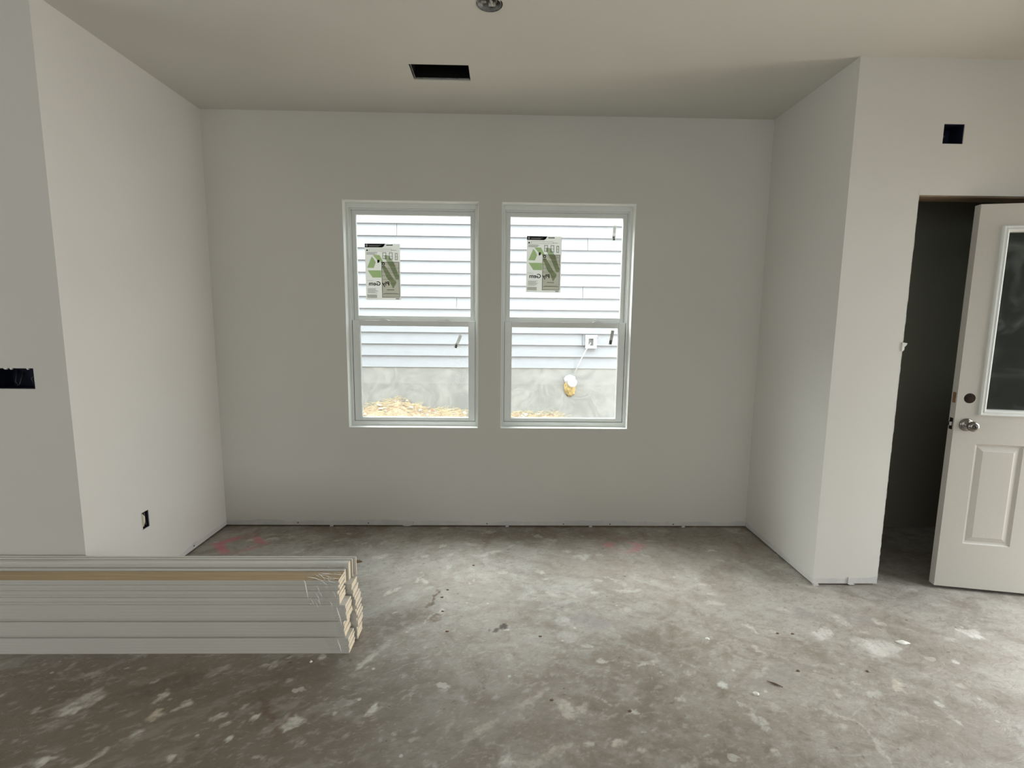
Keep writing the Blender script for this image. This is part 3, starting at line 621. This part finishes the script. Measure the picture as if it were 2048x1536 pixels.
def strip_label(c, ln, wd, ang, label, dark):
    e = empty('strip_sticker', c); e.rotation_euler = (0, ang, 0); tag(e, label, 'sticker')
    bm = BM(); box(bm, -wd/2, wd/2, -.0002, 0, -ln/2, ln/2); link('strip', bm, 'paper_grey' if dark else 'paper', e)
    bm = BM(); random.seed(5)
    for i in range(3):
        z_ = -ln/2 + .004 + i*.0105; w_ = random.uniform(.35, .85)*wd; a = random.uniform(-wd/2+.001, wd/2-.001-w_) if w_ < wd-.004 else -wd/2+.001
        box(bm, a, a+w_, -.0005, -.0003, z_, z_+random.uniform(.005, .009))
    link('code_marks', bm, 'ink_black', e)['kind'] = 'stuff'
    bm = BM()
    for i in range(3): box(bm, -wd/2+.004+i*.005, -wd/2+.0052+i*.005, -.0005, -.0003, .002, ln/2-.006)
    link('print_lines', bm, 'ink_mid', e)
strip_label((-.3068, D+.0885, 1.2965), .098, .021, math.radians(24), 'narrow slanted strip sticker on the left window, lower pane', False)
strip_label((.7510, D+.1115, 2.0400), .100, .021, math.radians(3), 'narrow upright strip sticker on the right window, upper pane', False)
strip_label((.7525, D+.0885, 1.3345), .098, .021, math.radians(9), 'dark narrow strip sticker on the right window, lower pane', True)

# ------------------------------------------------------------------ half-glazed door standing open
door = empty('door_1', (2.3974, 2.5779, .019), math.radians(-12)); struct(door)
DW, DH, DT = .914, 2.032, .044
INS = (.104, .810, .960, 1.926)
PAN = [(.111, .330, .252, .806), (.584, .803, .252, .806)]
bm = BM()
g = slab(bm, 'y', [0, DW], [0, DH], [(.135, .779, .993, 1.892)] + PAN, 0, DT)
# deadbolt bore: flat disc on the face, the hole's shade put into its colour
link('slab', bm, 'doorpaint', door)
for (a, b, c_, d_) in PAN:   # raised panel: chamfered rim + field
    bm = BM(); rings = []
    for ins, dep in ((0, .0), (.006, .007), (.014, .010), (.036, .003), (.040, .0015)):
        rings.append([bm.verts.new(p) for p in ((a+ins, dep, c_+ins), (b-ins, dep, c_+ins), (b-ins, dep, d_-ins), (a+ins, dep, d_-ins))])
    for A, B in zip(rings, rings[1:]):
        for k in range(4): bm.faces.new((A[k], A[(k+1) % 4], B[(k+1) % 4], B[k]))
    bm.faces.new(rings[-1])
    bk = [bm.verts.new((p.co.x, DT-.002, p.co.z)) for p in rings[0]]; bm.faces.new(bk)
    for k in range(4): bm.faces.new((rings[0][k], rings[0][(k+1) % 4], bk[(k+1) % 4], bk[k]))
    link('panel', bm, 'doorpaint', door)
bm = BM(); rings = []
a, b, c_, d_ = INS
for ins, dep in ((0, 0), (.0015, -.010), (.006, -.013), (.014, -.011), (.020, -.0145), (.026, -.013), (.031, -.004), (.031, .012)):
    rings.append([bm.verts.new(p) for p in ((a+ins, dep, c_+ins), (b-ins, dep, c_+ins), (b-ins, dep, d_-ins), (a+ins, dep, d_-ins))])
for A, B in zip(rings, rings[1:]):
    for k in range(4): bm.faces.new((A[k], A[(k+1) % 4], B[(k+1) % 4], B[k]))
link('glazing_frame', bm, 'vinyl', door)
bx('pane', (.134, .780, .012, .018, .990, 1.895), 'doorglass', door); 
bm = BM(); lathe(bm, [(.001, -.0005), (.0265, -.0005), (.0265, .0002), (.001, .0002)], 32, 'y', (.0575, 0, 1.048), cap=True)
link('deadbolt_bore', bm, 'bore', door)
bm = BM(); lathe(bm, [(.034, -.0005), (.034, -.004), (.031, -.009), (.024, -.012), (.014, -.014), (.0125, -.026), (.0145, -.030), (.022, -.036), (.0265, -.046), (.0265, -.054), (.022, -.062), (.014, -.064)], 36, 'y', (.0575, 0, .907))
hd = link('door_handle', bm, 'nickel', door); tag(hd, 'satin nickel round door knob')
bm = BM(); lathe(bm, [(.009, -.064), (.0095, -.066), (.006, -.067), (.005, -.063)], 20, 'y', (.0575, 0, .907)); link('keyhole_ring', bm, 'darkmetal', hd)
bm = BM(); box(bm, -.0012, .0006, .010, .034, 1.020, 1.076); link('bore_cutout', bm, 'copper', door)
bm = BM(); box(bm, -.0012, .0006, .010, .036, .876, .938); lp = link('latch_plate', bm, 'darkmetal', door)
bm = BM(); prism(bm, [(-.001, .014), (-.012, .016), (-.010, .028), (-.001, .032)], .897, .917, 'z'); link('latch_bolt', bm, 'nickel', lp)

# ------------------------------------------------------------------ electrical boxes, duct, ceiling box
def open_box(name, u0, u1, v0, v1, depth, axis, face, sgn, mat, parent, t=.003):
    """five-sided box open to the room. axis = wall normal axis; face = wall plane; sgn = direction into the wall"""
    bm = BM(); a, b = face + sgn*.004, face + sgn*depth
    lo, hi = min(a, b), max(a, b)
    def B(u0, u1, v0, v1, a0, a1):
        if axis == 'y': box(bm, u0, u1, a0, a1, v0, v1)
        elif axis == 'x': box(bm, a0, a1, u0, u1, v0, v1)
        else: box(bm, u0, u1, v0, v1, a0, a1)
    B(u0, u0+t, v0, v1, lo, hi); B(u1-t, u1, v0, v1, lo, hi); B(u0+t, u1-t, v0, v0+t, lo, hi); B(u0+t, u1-t, v1-t, v1, lo, hi)
    B(u0, u1, v0, v1, *( (hi, hi+t) if sgn > 0 else (lo-t, lo)))
    return link(name, bm, mat, parent)
e = empty('outlet_box', (XL, 2.628, .36)); tag(e, 'small dark outlet box with cream cable low on left side wall', 'electrical box')
def child_at(o, e): o.location = -Vector(e.location); return o
child_at(open_box('box_shell', *BOX_L, .075, 'x', XL, -1, 'bluebox', e), e)
bm = BM(); tube(bm, [(XL-.07, 2.632, .40), (XL-.03, 2.634, .395), (XL-.014, 2.632, .375), (XL-.012, 2.628, .35), (XL-.016, 2.626, .325)], [.005, .007, .008, .0085, .007], 8); child_at(link('cable', bm, 'cable', e, True), e)
bm = BM(); tube(bm, [(XL-.06, 2.650, .405), (XL-.02, 2.6505, .39), (XL-.016, 2.650, .325)], .0022, 6); child_at(link('bare_wire', bm, 'greycable', e, True), e)
bm = BM(); prism(bm, [(2.601, .318), (2.6035, .40), (2.6075, .40), (2.606, .318)], XL-.010, XL-.0005, 'x'); child_at(link('box_tab', bm, 'plaster', e), e)
e = empty('junction_box', (-2.147, DL, 1.17)); tag(e, 'wide black box opening in the grey wall above the boards', 'electrical box')
child_at(open_box('box_shell', *BOX_G, .085, 'y', DL, 1, 'bluebox', e), e)
bm = BM()
for (xa, za, xb_, zb_, xc, zc) in ((-2.205, 1.20, -2.19, 1.15, -2.182, 1.136), (-2.10, 1.20, -2.118, 1.165, -2.112, 1.14), (-2.075, 1.185, -2.095, 1.162, -2.07, 1.158), (-2.18, 1.19, -2.172, 1.14, -2.19, 1.132)):
    bm = BM(); tube(bm, [(xa, DL+.08, za), (xb_, DL+.05, zb_), (xc, DL+.055, zc)], .003, 6); child_at(link('wire', bm, 'darkcable', e, True), e)
for x_, w_ in ((-2.19, .02), (-2.163, .012), (-2.09, .010)):
    bm = BM(); prism(bm, [(x_, 1.2175), (x_+w_, 1.2175), (x_+w_*.7, 1.2105), (x_+w_*.3, 1.2115)], DL-.0005, DL+.008)
    child_at(link('drywall_crumb', bm, 'plaster', e), e)
e = empty('switch_box', (2.24, DF, 2.393)); tag(e, 'square black box opening above the closet doorway', 'electrical box')
child_at(open_box('box_shell', *BOX_R, .085, 'y', DF, 1, 'bluebox', e), e)
for P_ in ([(2.192, DF+.05, 2.396), (2.21, DF+.046, 2.401), (2.232, DF+.05, 2.399), (2.238, DF+.06, 2.393)], [(2.192, DF+.05, 2.383), (2.208, DF+.046, 2.388), (2.222, DF+.05, 2.385)], [(2.197, DF+.05, 2.379), (2.214, DF+.046, 2.371), (2.232, DF+.05, 2.358)]):
    bm = BM(); tube(bm, P_, .0032, 6); child_at(link('wire', bm, 'greycable', e, True), e)
# duct boot
e = empty('duct_boot', ((VENT[0]+VENT[1])/2, (VENT[2]+VENT[3])/2, H)); tag(e, 'black rectangular ceiling duct opening without its grille', 'vent')
child_at(open_box('boot_shell', VENT[0]+.006, VENT[1]-.001, VENT[2]+.001, VENT[3]-.007, .225, 'z', H, 1, 'duct', e, .002), e)
bm = BM(); box(bm, VENT[0]+.0085, VENT[0]+.0105, VENT[2]+.004, VENT[3]-.0125, H+.003, H+.008); box(bm, VENT[0]+.0085, VENT[1]-.006, VENT[3]-.0125, VENT[3]-.0105, H+.003, H+.008)
child_at(link('metal_lip', bm, 'galv', e), e)
# round ceiling fixture box
e = empty('fixture_box', (FC[0], FC[1], H)); tag(e, 'round grey metal fixture box recessed in the ceiling', 'electrical box')
bm = BM(); lathe(bm, [(.0495, -.003), (.0505, -.003), (.051, .042), (.001, .044), (.001, .042), (.0490, .040), (.0490, -.002)], 36, 'z', (0, 0, 0), cap=False); link('box_shell', bm, 'galv', e, True)
bm = BM()
for x_, y_ in ((-.022, .0135), (-.010, .006), (.02, -.01), (.03, .02)):
    bm = BM(); lathe(bm, [(.0035, .0385), (.0035, .0405)], 10, 'z', (x_, y_, 0)); link('knockout_hole', bm, 'black', e)
bm = BM(); box(bm, -.004, .026, .004, .030, .006, .030, bev=.004); link('cable_clamp', bm, 'galv', e); bm = BM(); box(bm, -.034, -.012, .0, .020, .012, .036, bev=.004); link('cable_clamp', bm, 'galv', e)
for P_, r_ in (([(.0, -.02, .04), (.006, -.004, .012), (.014, .018, .010), (.008, .030, .014), (.0, .02, .03)], .006), ([(.03, -.02, .04), (.030, .004, .016), (.026, .024, .02), (.034, .02, .035)], .004)):
    bm = BM(); tube(bm, P_, r_, 8); link('wire', bm, 'whitecable', e, True)
bm = BM()   # gap crescent between box and cut drywall
link_pts = [(FC[0]+r_*math.cos(a), FC[1]+r_*math.sin(a)) for r_, rng in ((.0555, range(0, 13)), (.0515, range(12, -1, -1))) for a in [math.radians(-25+9*k) for k in rng]]
prism(bm, [(p-FC[0], q_-FC[1]) for p, q_ in link_pts], -.0006, .0004, 'z'); link('cut_gap', bm, 'black', e)

# ------------------------------------------------------------------ stack of primed trim boards
def board_mesh(th, wd, L, up='primer', key={}):
    k = (round(th, 5), wd, L, up)
    if k in key: return key[k]
    bm = BM(); c = .0005
    # profile in (y, z); thin, moulded toe at the room side
    pts = [(c, 0), (0, c), (0, th-c), (c, th), (wd*.55, th), (wd*.62, th-.0012), (wd-.006, th-.0016), (wd, th-.004), (wd, c), (wd-c, 0)]
    fs = prism(bm, pts, -L, 0, 'x')
    for f in fs:
        nrm = f.normal if f.normal.length else f.calc_center_median()
    bm.normal_update(); bmesh.ops.recalc_face_normals(bm, faces=bm.faces)
    for f in bm.faces:
        if abs(f.normal.x) > .9: f.material_index = 1
        elif f.normal.z > .7 and up != 'primer': f.material_index = 2
        elif f.normal.z < -.7: f.material_index = 2
    me = bpy.data.meshes.new('lumber_board'); bm.to_mesh(me); bm.free()
    for s_ in ('primer', 'endwood', 'backwood'): me.materials.append(M[s_])
    key[k] = me; return me
random.seed(11)
def board(me, x, y, z, label, group, rx=0, rz=0):
    o = bpy.data.objects.new('lumber_board', me); COL.objects.link(o); o.location = (x, y, z); o.rotation_euler = (rx, 0, rz); tag(o, label, 'board', group); return o
ORD = ['lowest', 'second', 'third', 'fourth', 'fifth', 'sixth', 'seventh', 'eighth']
LEN = 3.3
courses = [(0, .0708, 5, -.6580), (.0708, .1454, 5, -.6765), (.1454, .2239, 5, -.6665)]
names = ['bottom', 'middle', 'third']
for ci, (z0_, z1_, n_, xe) in enumerate(courses):
    th = (z1_-z0_)/n_; me = board_mesh(th, .0825, LEN)
    cname = ['bottom bundle', 'second bundle', 'third bundle'][ci]
    for k in range(n_):
        yy = 2.0385 + (.011 if (k == 0 and ci) else random.uniform(0, .0004)) + ci*.0005
        board(me, xe + [0, .002, -.001, .001, -.002][k], yy, z0_ + k*th, f'white primed board, {ORD[k]} in the {cname} of the front column', 'boards in the front column')
zz = .2239
ups = [.01605, .01605, .0149, .0149, .01195, .01195, .01135, .01135]
xe_ = [-.694, -.6925, -.6955, -.700, -.6935, -.6975, -.694, -.6965]
yo_ = [2.0455, 2.0400, 2.047, 2.0415, 2.050, 2.046, 2.053, 2.0495]
for k, th in enumerate(ups):
    last = k == 7
    me = board_mesh(th, .0825, LEN, 'bare' if last else 'primer')
    lab = 'top board of the front column, bare brown pine face up' if last else f'white primed board, {ORD[k]} in the uppermost bundle of the front column'
    board(me, xe_[k], yo_[k], zz, lab, None if last else 'boards in the front column'); zz += th
zb = 0; nb = 18; th = .2665/nb; me = board_mesh(th, .0800, LEN)
xb = [-.650, -.651, -.649, -.652, -.646, -.646, -.652, -.644, -.650, -.655, -.648, -.654, -.652, -.657, -.664, -.662, -.670, -.668]
for k in range(nb):
    bname = ['bottom bundle', 'second bundle', 'third bundle', 'uppermost bundle'][min(k//5, 3)]
    board(me, xb[k], 2.1345 + random.uniform(0, .004), k*th, f'white primed board, {ORD[k-5*min(k//5, 3)]} in the {bname} of the rear column', 'boards in the rear column')
# four boards standing on edge over the rear column
for (yy, ht, tk, xe, lab) in [(2.1420, .0620, .0255, -.7010, 'nearest and lowest of four trim boards on edge atop the stack'),
                              (2.1685, .0835, .0320, -.6900, 'second nearest of four trim boards on edge atop the stack'),
                              (2.2012, .0865, .0150, -.6835, 'third of four trim boards on edge atop the stack'),
                              (2.2170, .0885, .0120, -.6700, 'rearmost of four trim boards on edge atop the stack')]:
    bm = BM(); pts = [(0, .0), (0, ht-.0035), (.0010, ht-.0010), (.003, ht), (tk*.55, ht+.0008), (tk-.006, ht-.0002), (tk-.0045, ht-.007), (tk-.0045, 0)]
    prism(bm, pts, -LEN, 0, 'x'); bm.normal_update(); bmesh.ops.recalc_face_normals(bm, faces=bm.faces)
    for f in bm.faces:
        if abs(f.normal.x) > .9: f.material_index = 1
        elif f.normal.y > .7: f.material_index = 2
    o = link('lumber_board', bm, ['primer', 'endwood', 'backwood']); o.location = (xe, yy, .2667); tag(o, lab, 'board')
# clear stretch wrap around the end of the stack
n = NT('stretch_wrap_crease'); t = n.new('ShaderNodeBsdfTransparent'); d = n.new('ShaderNodeBsdfDiffuse'); n.put(d.inputs[0], (.95, .95, .94)); x = n.new('ShaderNodeMixShader')
x.inputs[0].default_value = .6; n.l.new(t.outputs[0], x.inputs[1]); n.l.new(d.outputs[0], x.inputs[2]); n.l.new(x.outputs[0], n.out.inputs[0]); M['crease'] = n.m
n = NT('stretch_wrap_film'); c = n.coord(); wv = n.noise(n.vm('MULTIPLY', c, (1, 3, 2)), 22, 5, .7, 2.5)
t = n.new('ShaderNodeBsdfTransparent'); n.put(t.inputs[0], (.97, .97, .97)); gl = n.new('ShaderNodeBsdfGlossy'); gl.inputs['Roughness'].default_value = .35; df = n.new('ShaderNodeBsdfDiffuse'); n.put(df.inputs[0], (.92, .92, .91))
bp = n.new('ShaderNodeBump'); n.l.new(wv, bp.inputs['Height']); bp.inputs['Strength'].default_value = .35; bp.inputs['Distance'].default_value = .004; n.l.new(bp.outputs[0], gl.inputs['Normal'])
a1 = n.new('ShaderNodeMixShader'); a1.inputs[0].default_value = .8; n.l.new(gl.outputs[0], a1.inputs[1]); n.l.new(df.outputs[0], a1.inputs[2])
a2 = n.new('ShaderNodeMixShader'); n.l.new(n.ramp(wv, .56, .68, .02, .70), a2.inputs[0]); n.l.new(t.outputs[0], a2.inputs[1]); n.l.new(a1.outputs[0], a2.inputs[2]); n.l.new(a2.outputs[0], n.out.inputs[0]); M['film'] = n.m
def film(name, parent, path, x0f, x1f, nx=10):
    """path: (y,z) points down the stack; x0f/x1f give left/right edges"""
    bm = BM(); R = []
    for i, (y_, z_) in enumerate(path):
        row = []
        for k in range(nx+1):
            x_ = x0f(i) + (x1f(i)-x0f(i))*k/nx
            w_ = noise.noise(Vector((x_*30, y_*40, z_*30)))*.0022
            row.append(bm.verts.new((x_, y_-.0025+w_, z_+.0015+w_)))
        R.append(row)
    for A, B in zip(R, R[1:]):
        for k in range(nx): bm.faces.new((A[k], A[k+1], B[k+1], B[k]))
    return link(name, bm, 'film', parent, True)
e = empty('stretch_wrap', (0, 0, 0)); tag(e, 'clear crinkled stretch wrap around the right end of the board stack', 'plastic wrap')
p1 = [(2.2275, .357), (2.215, .3585), (2.199, .357), (2.166, .354), (2.142, .332), (2.130, .3335), (2.09, .3345), (2.0500, .3345), (2.045, .325), (2.044, .30), (2.042, .27), (2.0405, .245), (2.0395, .226)]
film('upper_wrap', e, p1, lambda i: -.845 + .02*math.sin(i*.9) + (.035 if i > 7 else 0), lambda i: -.705 + .004*math.sin(i*2))
p2 = [(2.0395, .2225), (2.0375, .20), (2.037, .17), (2.037, .15), (2.037, .12), (2.037, .09)]
film('middle_wrap', e, p2, lambda i: -.722 + .004*i, lambda i: -.6715 - .002*i, 6)
p3 = [(2.037, .072), (2.0368, .05), (2.0368, .03), (2.0368, .004)]
film('lower_wrap', e, p3, lambda i: -.765 + .012*i, lambda i: -.662, 8)
bm = BM()
for k_ in range(16):
    x_ = -.80 + random.uniform(-.02, .07); y_ = 2.055+random.uniform(0, .055); tube(bm, [(x_, y_, .3345), (x_+random.uniform(.008, .03), y_-random.uniform(.004, .02), .3355), (x_+random.uniform(.03, .05), y_-random.uniform(.0, .03), .3345)], [.0005, .0011, .0004], 4)
for k_ in range(9):
    x_ = -.72 + random.uniform(-.10, .02); z_ = random.uniform(.24, .32); tube(bm, [(x_, 2.0365, z_), (x_+.008, 2.0355, z_-.012), (x_+.012, 2.0365, z_-.03)], [.0004, .0009, .0004], 4)
for pts in ([(-.845, 2.048, .334), (-.838, 2.046, .325), (-.83, 2.0385, .29), (-.823, 2.037, .25)], [(-.835, 2.07, .336), (-.80, 2.06, .337), (-.762, 2.046, .328), (-.745, 2.044, .315)], [(-.80, 2.10, .336), (-.775, 2.075, .3365), (-.758, 2.055, .335)],
            [(-.705, 2.036, .218), (-.697, 2.035, .19), (-.690, 2.034, .165), (-.684, 2.034, .13)], [(-.705, 2.035, .068), (-.697, 2.034, .04), (-.690, 2.034, .012)]):
    tube(bm, pts, [.0008]+[.0016]*(len(pts)-2)+[.0006], 5)
link('wrap_crease', bm, 'crease', e, True)['kind'] = 'stuff'
bm = BM(); prism(bm, [(-.91, 2.868), (-.855, 2.862), (-.832, 2.872), (-.85, 2.888), (-.91, 2.884)], 0, .006, 'z'); sh = link('wood_shim', bm, 'header'); tag(sh, 'dark thin shim on the slab behind the right end of the board stack', 'shim')

# ------------------------------------------------------------------ litter on the slab
def lump(name, c, s, mat, label, cat, seed, flatness=.35, group=None):
    bm = BM(); bmesh.ops.create_icosphere(bm, subdivisions=2, radius=1); rz = random.random()*3
    for v in bm.verts:
        k = 1 + .45*noise.noise(v.co*1.8 + Vector((seed, 0, 0))); v.co = Vector((v.co.x*s[0]*k, v.co.y*s[1]*k, max(-.0, v.co.z)*s[2]*k))
    o = link(name, bm, mat, None, True); o.location = c; tag(o, label, cat, group); return o
lump('plaster_flake', (1.846, 2.105, 0), (.030, .015, .006), 'plaster', 'curled white plaster flake on the slab, right of centre', 'flake', 1)
lump('plaster_flake', (.955, 2.135, 0), (.010, .008, .006), 'plaster', 'tiny white crumb on the slab near the room centre', 'flake', 2)
lump('plaster_flake', (1.008, 1.790, 0), (.014, .010, .007), 'plaster', 'small white crumb left of the splinter on the slab', 'flake', 3)
lump('plaster_flake', (-.803, 1.985, 0), (.006, .006, .005), 'plaster', 'small white crumb just in front of the board stack', 'flake', 4)
CR = [((-0.1623, 2.8301), 'below the gap between the windows, farthest from the camera'), ((-0.2867, 2.5574), 'at the top right of the rust stain'), ((-0.3075, 2.4836), 'beside the middle of the rust stain'),
      ((-0.2897, 2.3559), 'at the lower end of the rust stain'), ((-0.2494, 2.1934), 'between the rust stain and the dark stain, nearer the camera'), ((0.1838, 2.1549), 'right of the dark stain'),
      ((0.1994, 1.7638), 'at the centre of the foreground'), ((1.3041, 2.1749), 'left of a pair, right half of the slab'), ((1.3732, 2.171), 'right of a pair, right half of the slab'),
      ((1.252, 1.9207), 'just above the wood splinter'), ((1.5451, 1.9165), 'right of the wood splinter'), ((0.489, 1.7073), 'lower middle of the slab')]
for i, ((u, v_), w_) in enumerate(CR):
    lump('dirt_crumb', (u, v_, 0), (.008, .005, .005), 'header', 'tiny dark dirt crumb ' + w_, 'crumb', 20+i, group='dirt crumbs on the slab')
bm = BM(); tube(bm, [(1.088, 1.860, .003), (1.11, 1.843, .004), (1.135, 1.825, .003)], [.001, .0035, .0012], 6); sp_ = link('wood_splinter', bm, 'header', None, True); tag(sp_, 'dark wood splinter lying on the slab, right of centre', 'splinter')

# ------------------------------------------------------------------ outdoors: ground and the neighbouring house
YN = 6.6
bm = BM(); nx, ny = 60, 24; G = {}
for i in range(nx+1):
    for j in range(ny+1):
        x_ = -9+18*i/nx; y_ = 3.56+(7.2-3.56)*j/ny
        z_ = -.22 + .26*min(1, max(0, (y_-3.9)/2.6)) + .03*noise.noise(Vector((x_*1.5, y_*1.5, 0)))
        G[i, j] = bm.verts.new((x_, y_, z_))
for i in range(nx):
    for j in range(ny): bm.faces.new((G[i, j], G[i+1, j], G[i+1, j+1], G[i, j+1]))
gr = link('ground', bm, 'soil', None, True); tag(gr, kind='structure')
bm = BM(); box(bm, XE+.16, 14, -6, 9, -.5, -.12); g2 = link('ground', bm, 'soil'); tag(g2, kind='structure')
hs = empty('neighbor_house', (0, YN, 0)); tag(hs, 'neighbouring house wall of white lap siding over a grey foundation', 'house')
SP = .1523; Z0 = .818
def loc(o): o.location = -Vector(hs.location); return o
bm = BM(); box(bm, -9, 9, YN+.012, YN+.2, -.5, Z0+.02); loc(link('foundation', bm, 'parge', hs))
bm = BM(); box(bm, -9, 9, YN+.045, YN+.2, Z0+.02, 3.55); loc(link('sheathing', bm, 'siding', hs))
def at(px, py, y_):   # where a sight-line measured on the survey photo meets the plane y = y_
    d = _r*((px-1024)/F_PX) - _u*((py-768)/F_PX) + _f; t_ = y_/d.y; return d.x*t_, CAM_Z + d.z*t_
cuts = {2: at(1165, 677, YN)[0], 6: at(1166, 582, YN)[0], 10: at(1176, 483, YN)[0], 5: at(913, 629, YN)[0], 11: at(793, 458, YN)[0], 13: -1.5, 15: 2.2, 1: -2.9, 7: -3.1, 8: 2.6}
def siding(x0, x1, z_):
    bm = BM(); prism(bm, [(YN, z_), (YN+.012, z_-.001), (YN+.045, z_+.02), (YN+.045, z_+SP+.02), (YN+.032, z_+SP+.02)], x0, x1, 'x'); return loc(link('siding_board', bm, 'siding', hs))
for k in range(19):
    z_ = Z0 + k*SP; xc = cuts.get(k)
    if xc: siding(-6.5, xc-.0022, z_); siding(xc+.0022, 6.5, z_)
    else: siding(-6.5, 6.5, z_)
# wall box with cable, pipe stub in foam
bx0, bz1 = at(1171.5, 670.5, YN-.03); bx1, bz0 = at(1193, 697, YN-.03)
e = empty('wall_box', (0, YN, 0)); tag(e, 'white square utility box with a loose white cable on neighbour siding', 'utility box')
cx_, cz_ = (bx0+bx1)/2, (bz0+bz1)/2; w2, h2 = (bx1-bx0)/2, (bz1-bz0)/2
bm = BM(); slab(bm, 'y', [bx0, bx1], [bz0, bz1], [(cx_-w2*.48, cx_+w2*.42, cz_-h2*.60, cz_+h2*.50)], -.035, .004); link('box_frame', bm, 'whiteplastic', e)
bm = BM(); box(bm, cx_-w2*.5, cx_+w2*.5, -.004, .0, cz_-h2*.62, cz_+h2*.55); link('box_back', bm, 'box_grey', e)
bm = BM(); box(bm, bx0-.004, bx1+.004, -.045, -.035, bz1-.018, bz1+.004, bev=.002); link('box_hood', bm, 'whiteplastic', e)
pa = at(1182, 686, YN-.03); pb = at(1172, 700, YN-.05); pc = at(1160, 724, YN-.05); pd = at(1150, 747, YN-.04)
bm = BM(); tube(bm, [(pa[0], -.006, pa[1]), ((pa[0]+pb[0])/2-.005, -.055, (pa[1]+pb[1])/2), (pb[0], -.05, pb[1]), (pc[0], -.03, pc[1]), (pd[0], -.012, pd[1])], .0075, 8); link('cable', bm, 'whiteplastic', e, True)
e = empty('pipe_stub', (0, YN, 0)); tag(e, 'white capped pipe stub set in yellow foam on the foundation', 'pipe')
pc = at(1144.5, 765.5, YN-.07); pf = at(1141, 770, YN)
bm = BM(); lathe(bm, [(.058, 0.011), (.058, -.06), (.062, -.062), (.062, -.075), (.05, -.082), (.002, -.083)], 28, 'y', (pc[0], 0, pc[1])); link('pipe_cap', bm, 'whiteplastic', e, True)
bm = BM(); bmesh.ops.create_icosphere(bm, subdivisions=4, radius=1)
for v in bm.verts:
    k = 1 + .28*noise.noise(v.co*3.0) + .12*noise.noise(v.co*9); v.co = Vector((v.co.x*.072*k, v.co.y*.042*k, v.co.z*.115*k - .035))
for v in bm.verts: v.co += Vector((pf[0]-.008, .01, pf[1])); v.co.y = min(v.co.y, .0112)
link('foam_collar', bm, 'foam', e, True)
bm = BM(); bmesh.ops.create_icosphere(bm, subdivisions=3, radius=1)
for v in bm.verts:
    k = 1 + .25*noise.noise(v.co*4.0); v.co = Vector((v.co.x*.075*k + pc[0]-.025, min(.0112, v.co.y*.03*k), v.co.z*.06*k + pc[1]+.035))
link('foam_skin', bm, 'whiteplastic', e, True)
# straw and clay heaped against the foundation
def heap(name, x0, x1, hf, seed, nst, label):
    e = empty(name, ((x0+x1)/2, YN-.2, 0)); tag(e, label, 'straw'); off = Vector(e.location)
    bm = BM(); nx, ny = 110, 26; G = {}
    for i in range(nx+1):
        for j in range(ny+1):
            u = i/nx; x_ = x0+(x1-x0)*u; v_ = j/ny; y_ = YN+.005-.75*v_
            edge = min(1, u*9, (1-u)*9)
            z_ = .02 + (hf(x_)-.02)*(1-v_)**1.3*edge + .045*noise.fractal(Vector((x_*9, y_*9, seed)), .6, 2, 4)*edge + .02*noise.noise(Vector((x_*40, y_*40, seed)))
            G[i, j] = bm.verts.new((x_-off.x, y_-off.y, z_-(.0 if edge > .01 else .06)))
    for i in range(nx):
        for j in range(ny): bm.faces.new((G[i, j], G[i+1, j], G[i+1, j+1], G[i, j+1]))
    link('heap', bm, 'straw', e, True)
    random.seed(seed); bm = BM()
    for _ in range(nst):
        x_ = random.uniform(x0+.03, x1-.03); v_ = random.random()**1.6*.8; y_ = YN-.03-.7*v_; z_ = .03+(hf(x_)-.02)*(1-v_)**1.3 + random.uniform(0, .03)
        a = random.uniform(0, 2*math.pi); b = random.uniform(-.2, .5); L_ = random.uniform(.03, .10); d_ = Vector((math.cos(a)*math.cos(b), math.sin(a)*math.cos(b)*.5, math.sin(b)))*L_
        p = Vector((x_, y_, z_))-off; q_ = p+d_; q_.y = min(q_.y, YN-.01-off.y); s_ = Vector((0, 0, .0028)); t_ = Vector((.0012, -.003, 0))
        vs_ = [bm.verts.new(w_) for w_ in (p-s_, p+s_, q_+s_*.6, q_-s_*.6, p+t_, q_+t_)]
        bm.faces.new(vs_[:4]); bm.faces.new((vs_[1], vs_[4], vs_[5], vs_[2])); bm.faces.new((vs_[0], vs_[3], vs_[5], vs_[4]))
    o = link('straw_strands', bm, 'strand', e); o['kind'] = 'stuff'
    bm = BM()
    for _ in range(nst//14):
        x_ = random.uniform(x0+.05, x1-.05); v_ = random.random(); y_ = YN-.05-.6*v_; r_ = random.uniform(.010, .030)
        vv = bmesh.ops.create_icosphere(bm, subdivisions=1, radius=r_)['verts']
        for v in vv: v.co = Vector((v.co.x*random.uniform(.9, 1.3), v.co.y, v.co.z*.7)) + Vector((x_, y_, .03+(hf(x_)-.02)*(1-v_)**1.3+.01)) - off
    o = link('rubble', bm, 'clod', e); o['kind'] = 'stuff'
def g_(x, c, w): return math.exp(-((x-c)/w)**2)
heap('straw_pile', -2.6, -.30, lambda x: .20 + .19*g_(x, -1.36, .30) + .07*g_(x, -1.75, .2) + .05*g_(x, -.7, .3), 3.1, 1500, 'loose straw and clay rubble piled along the foundation, left window')
heap('straw_pile', -.10, .86, lambda x: .165 + .05*g_(x, .3, .3)+.04*g_(x, .68, .12), 8.7, 650, 'low strip of straw at the foundation, right window')
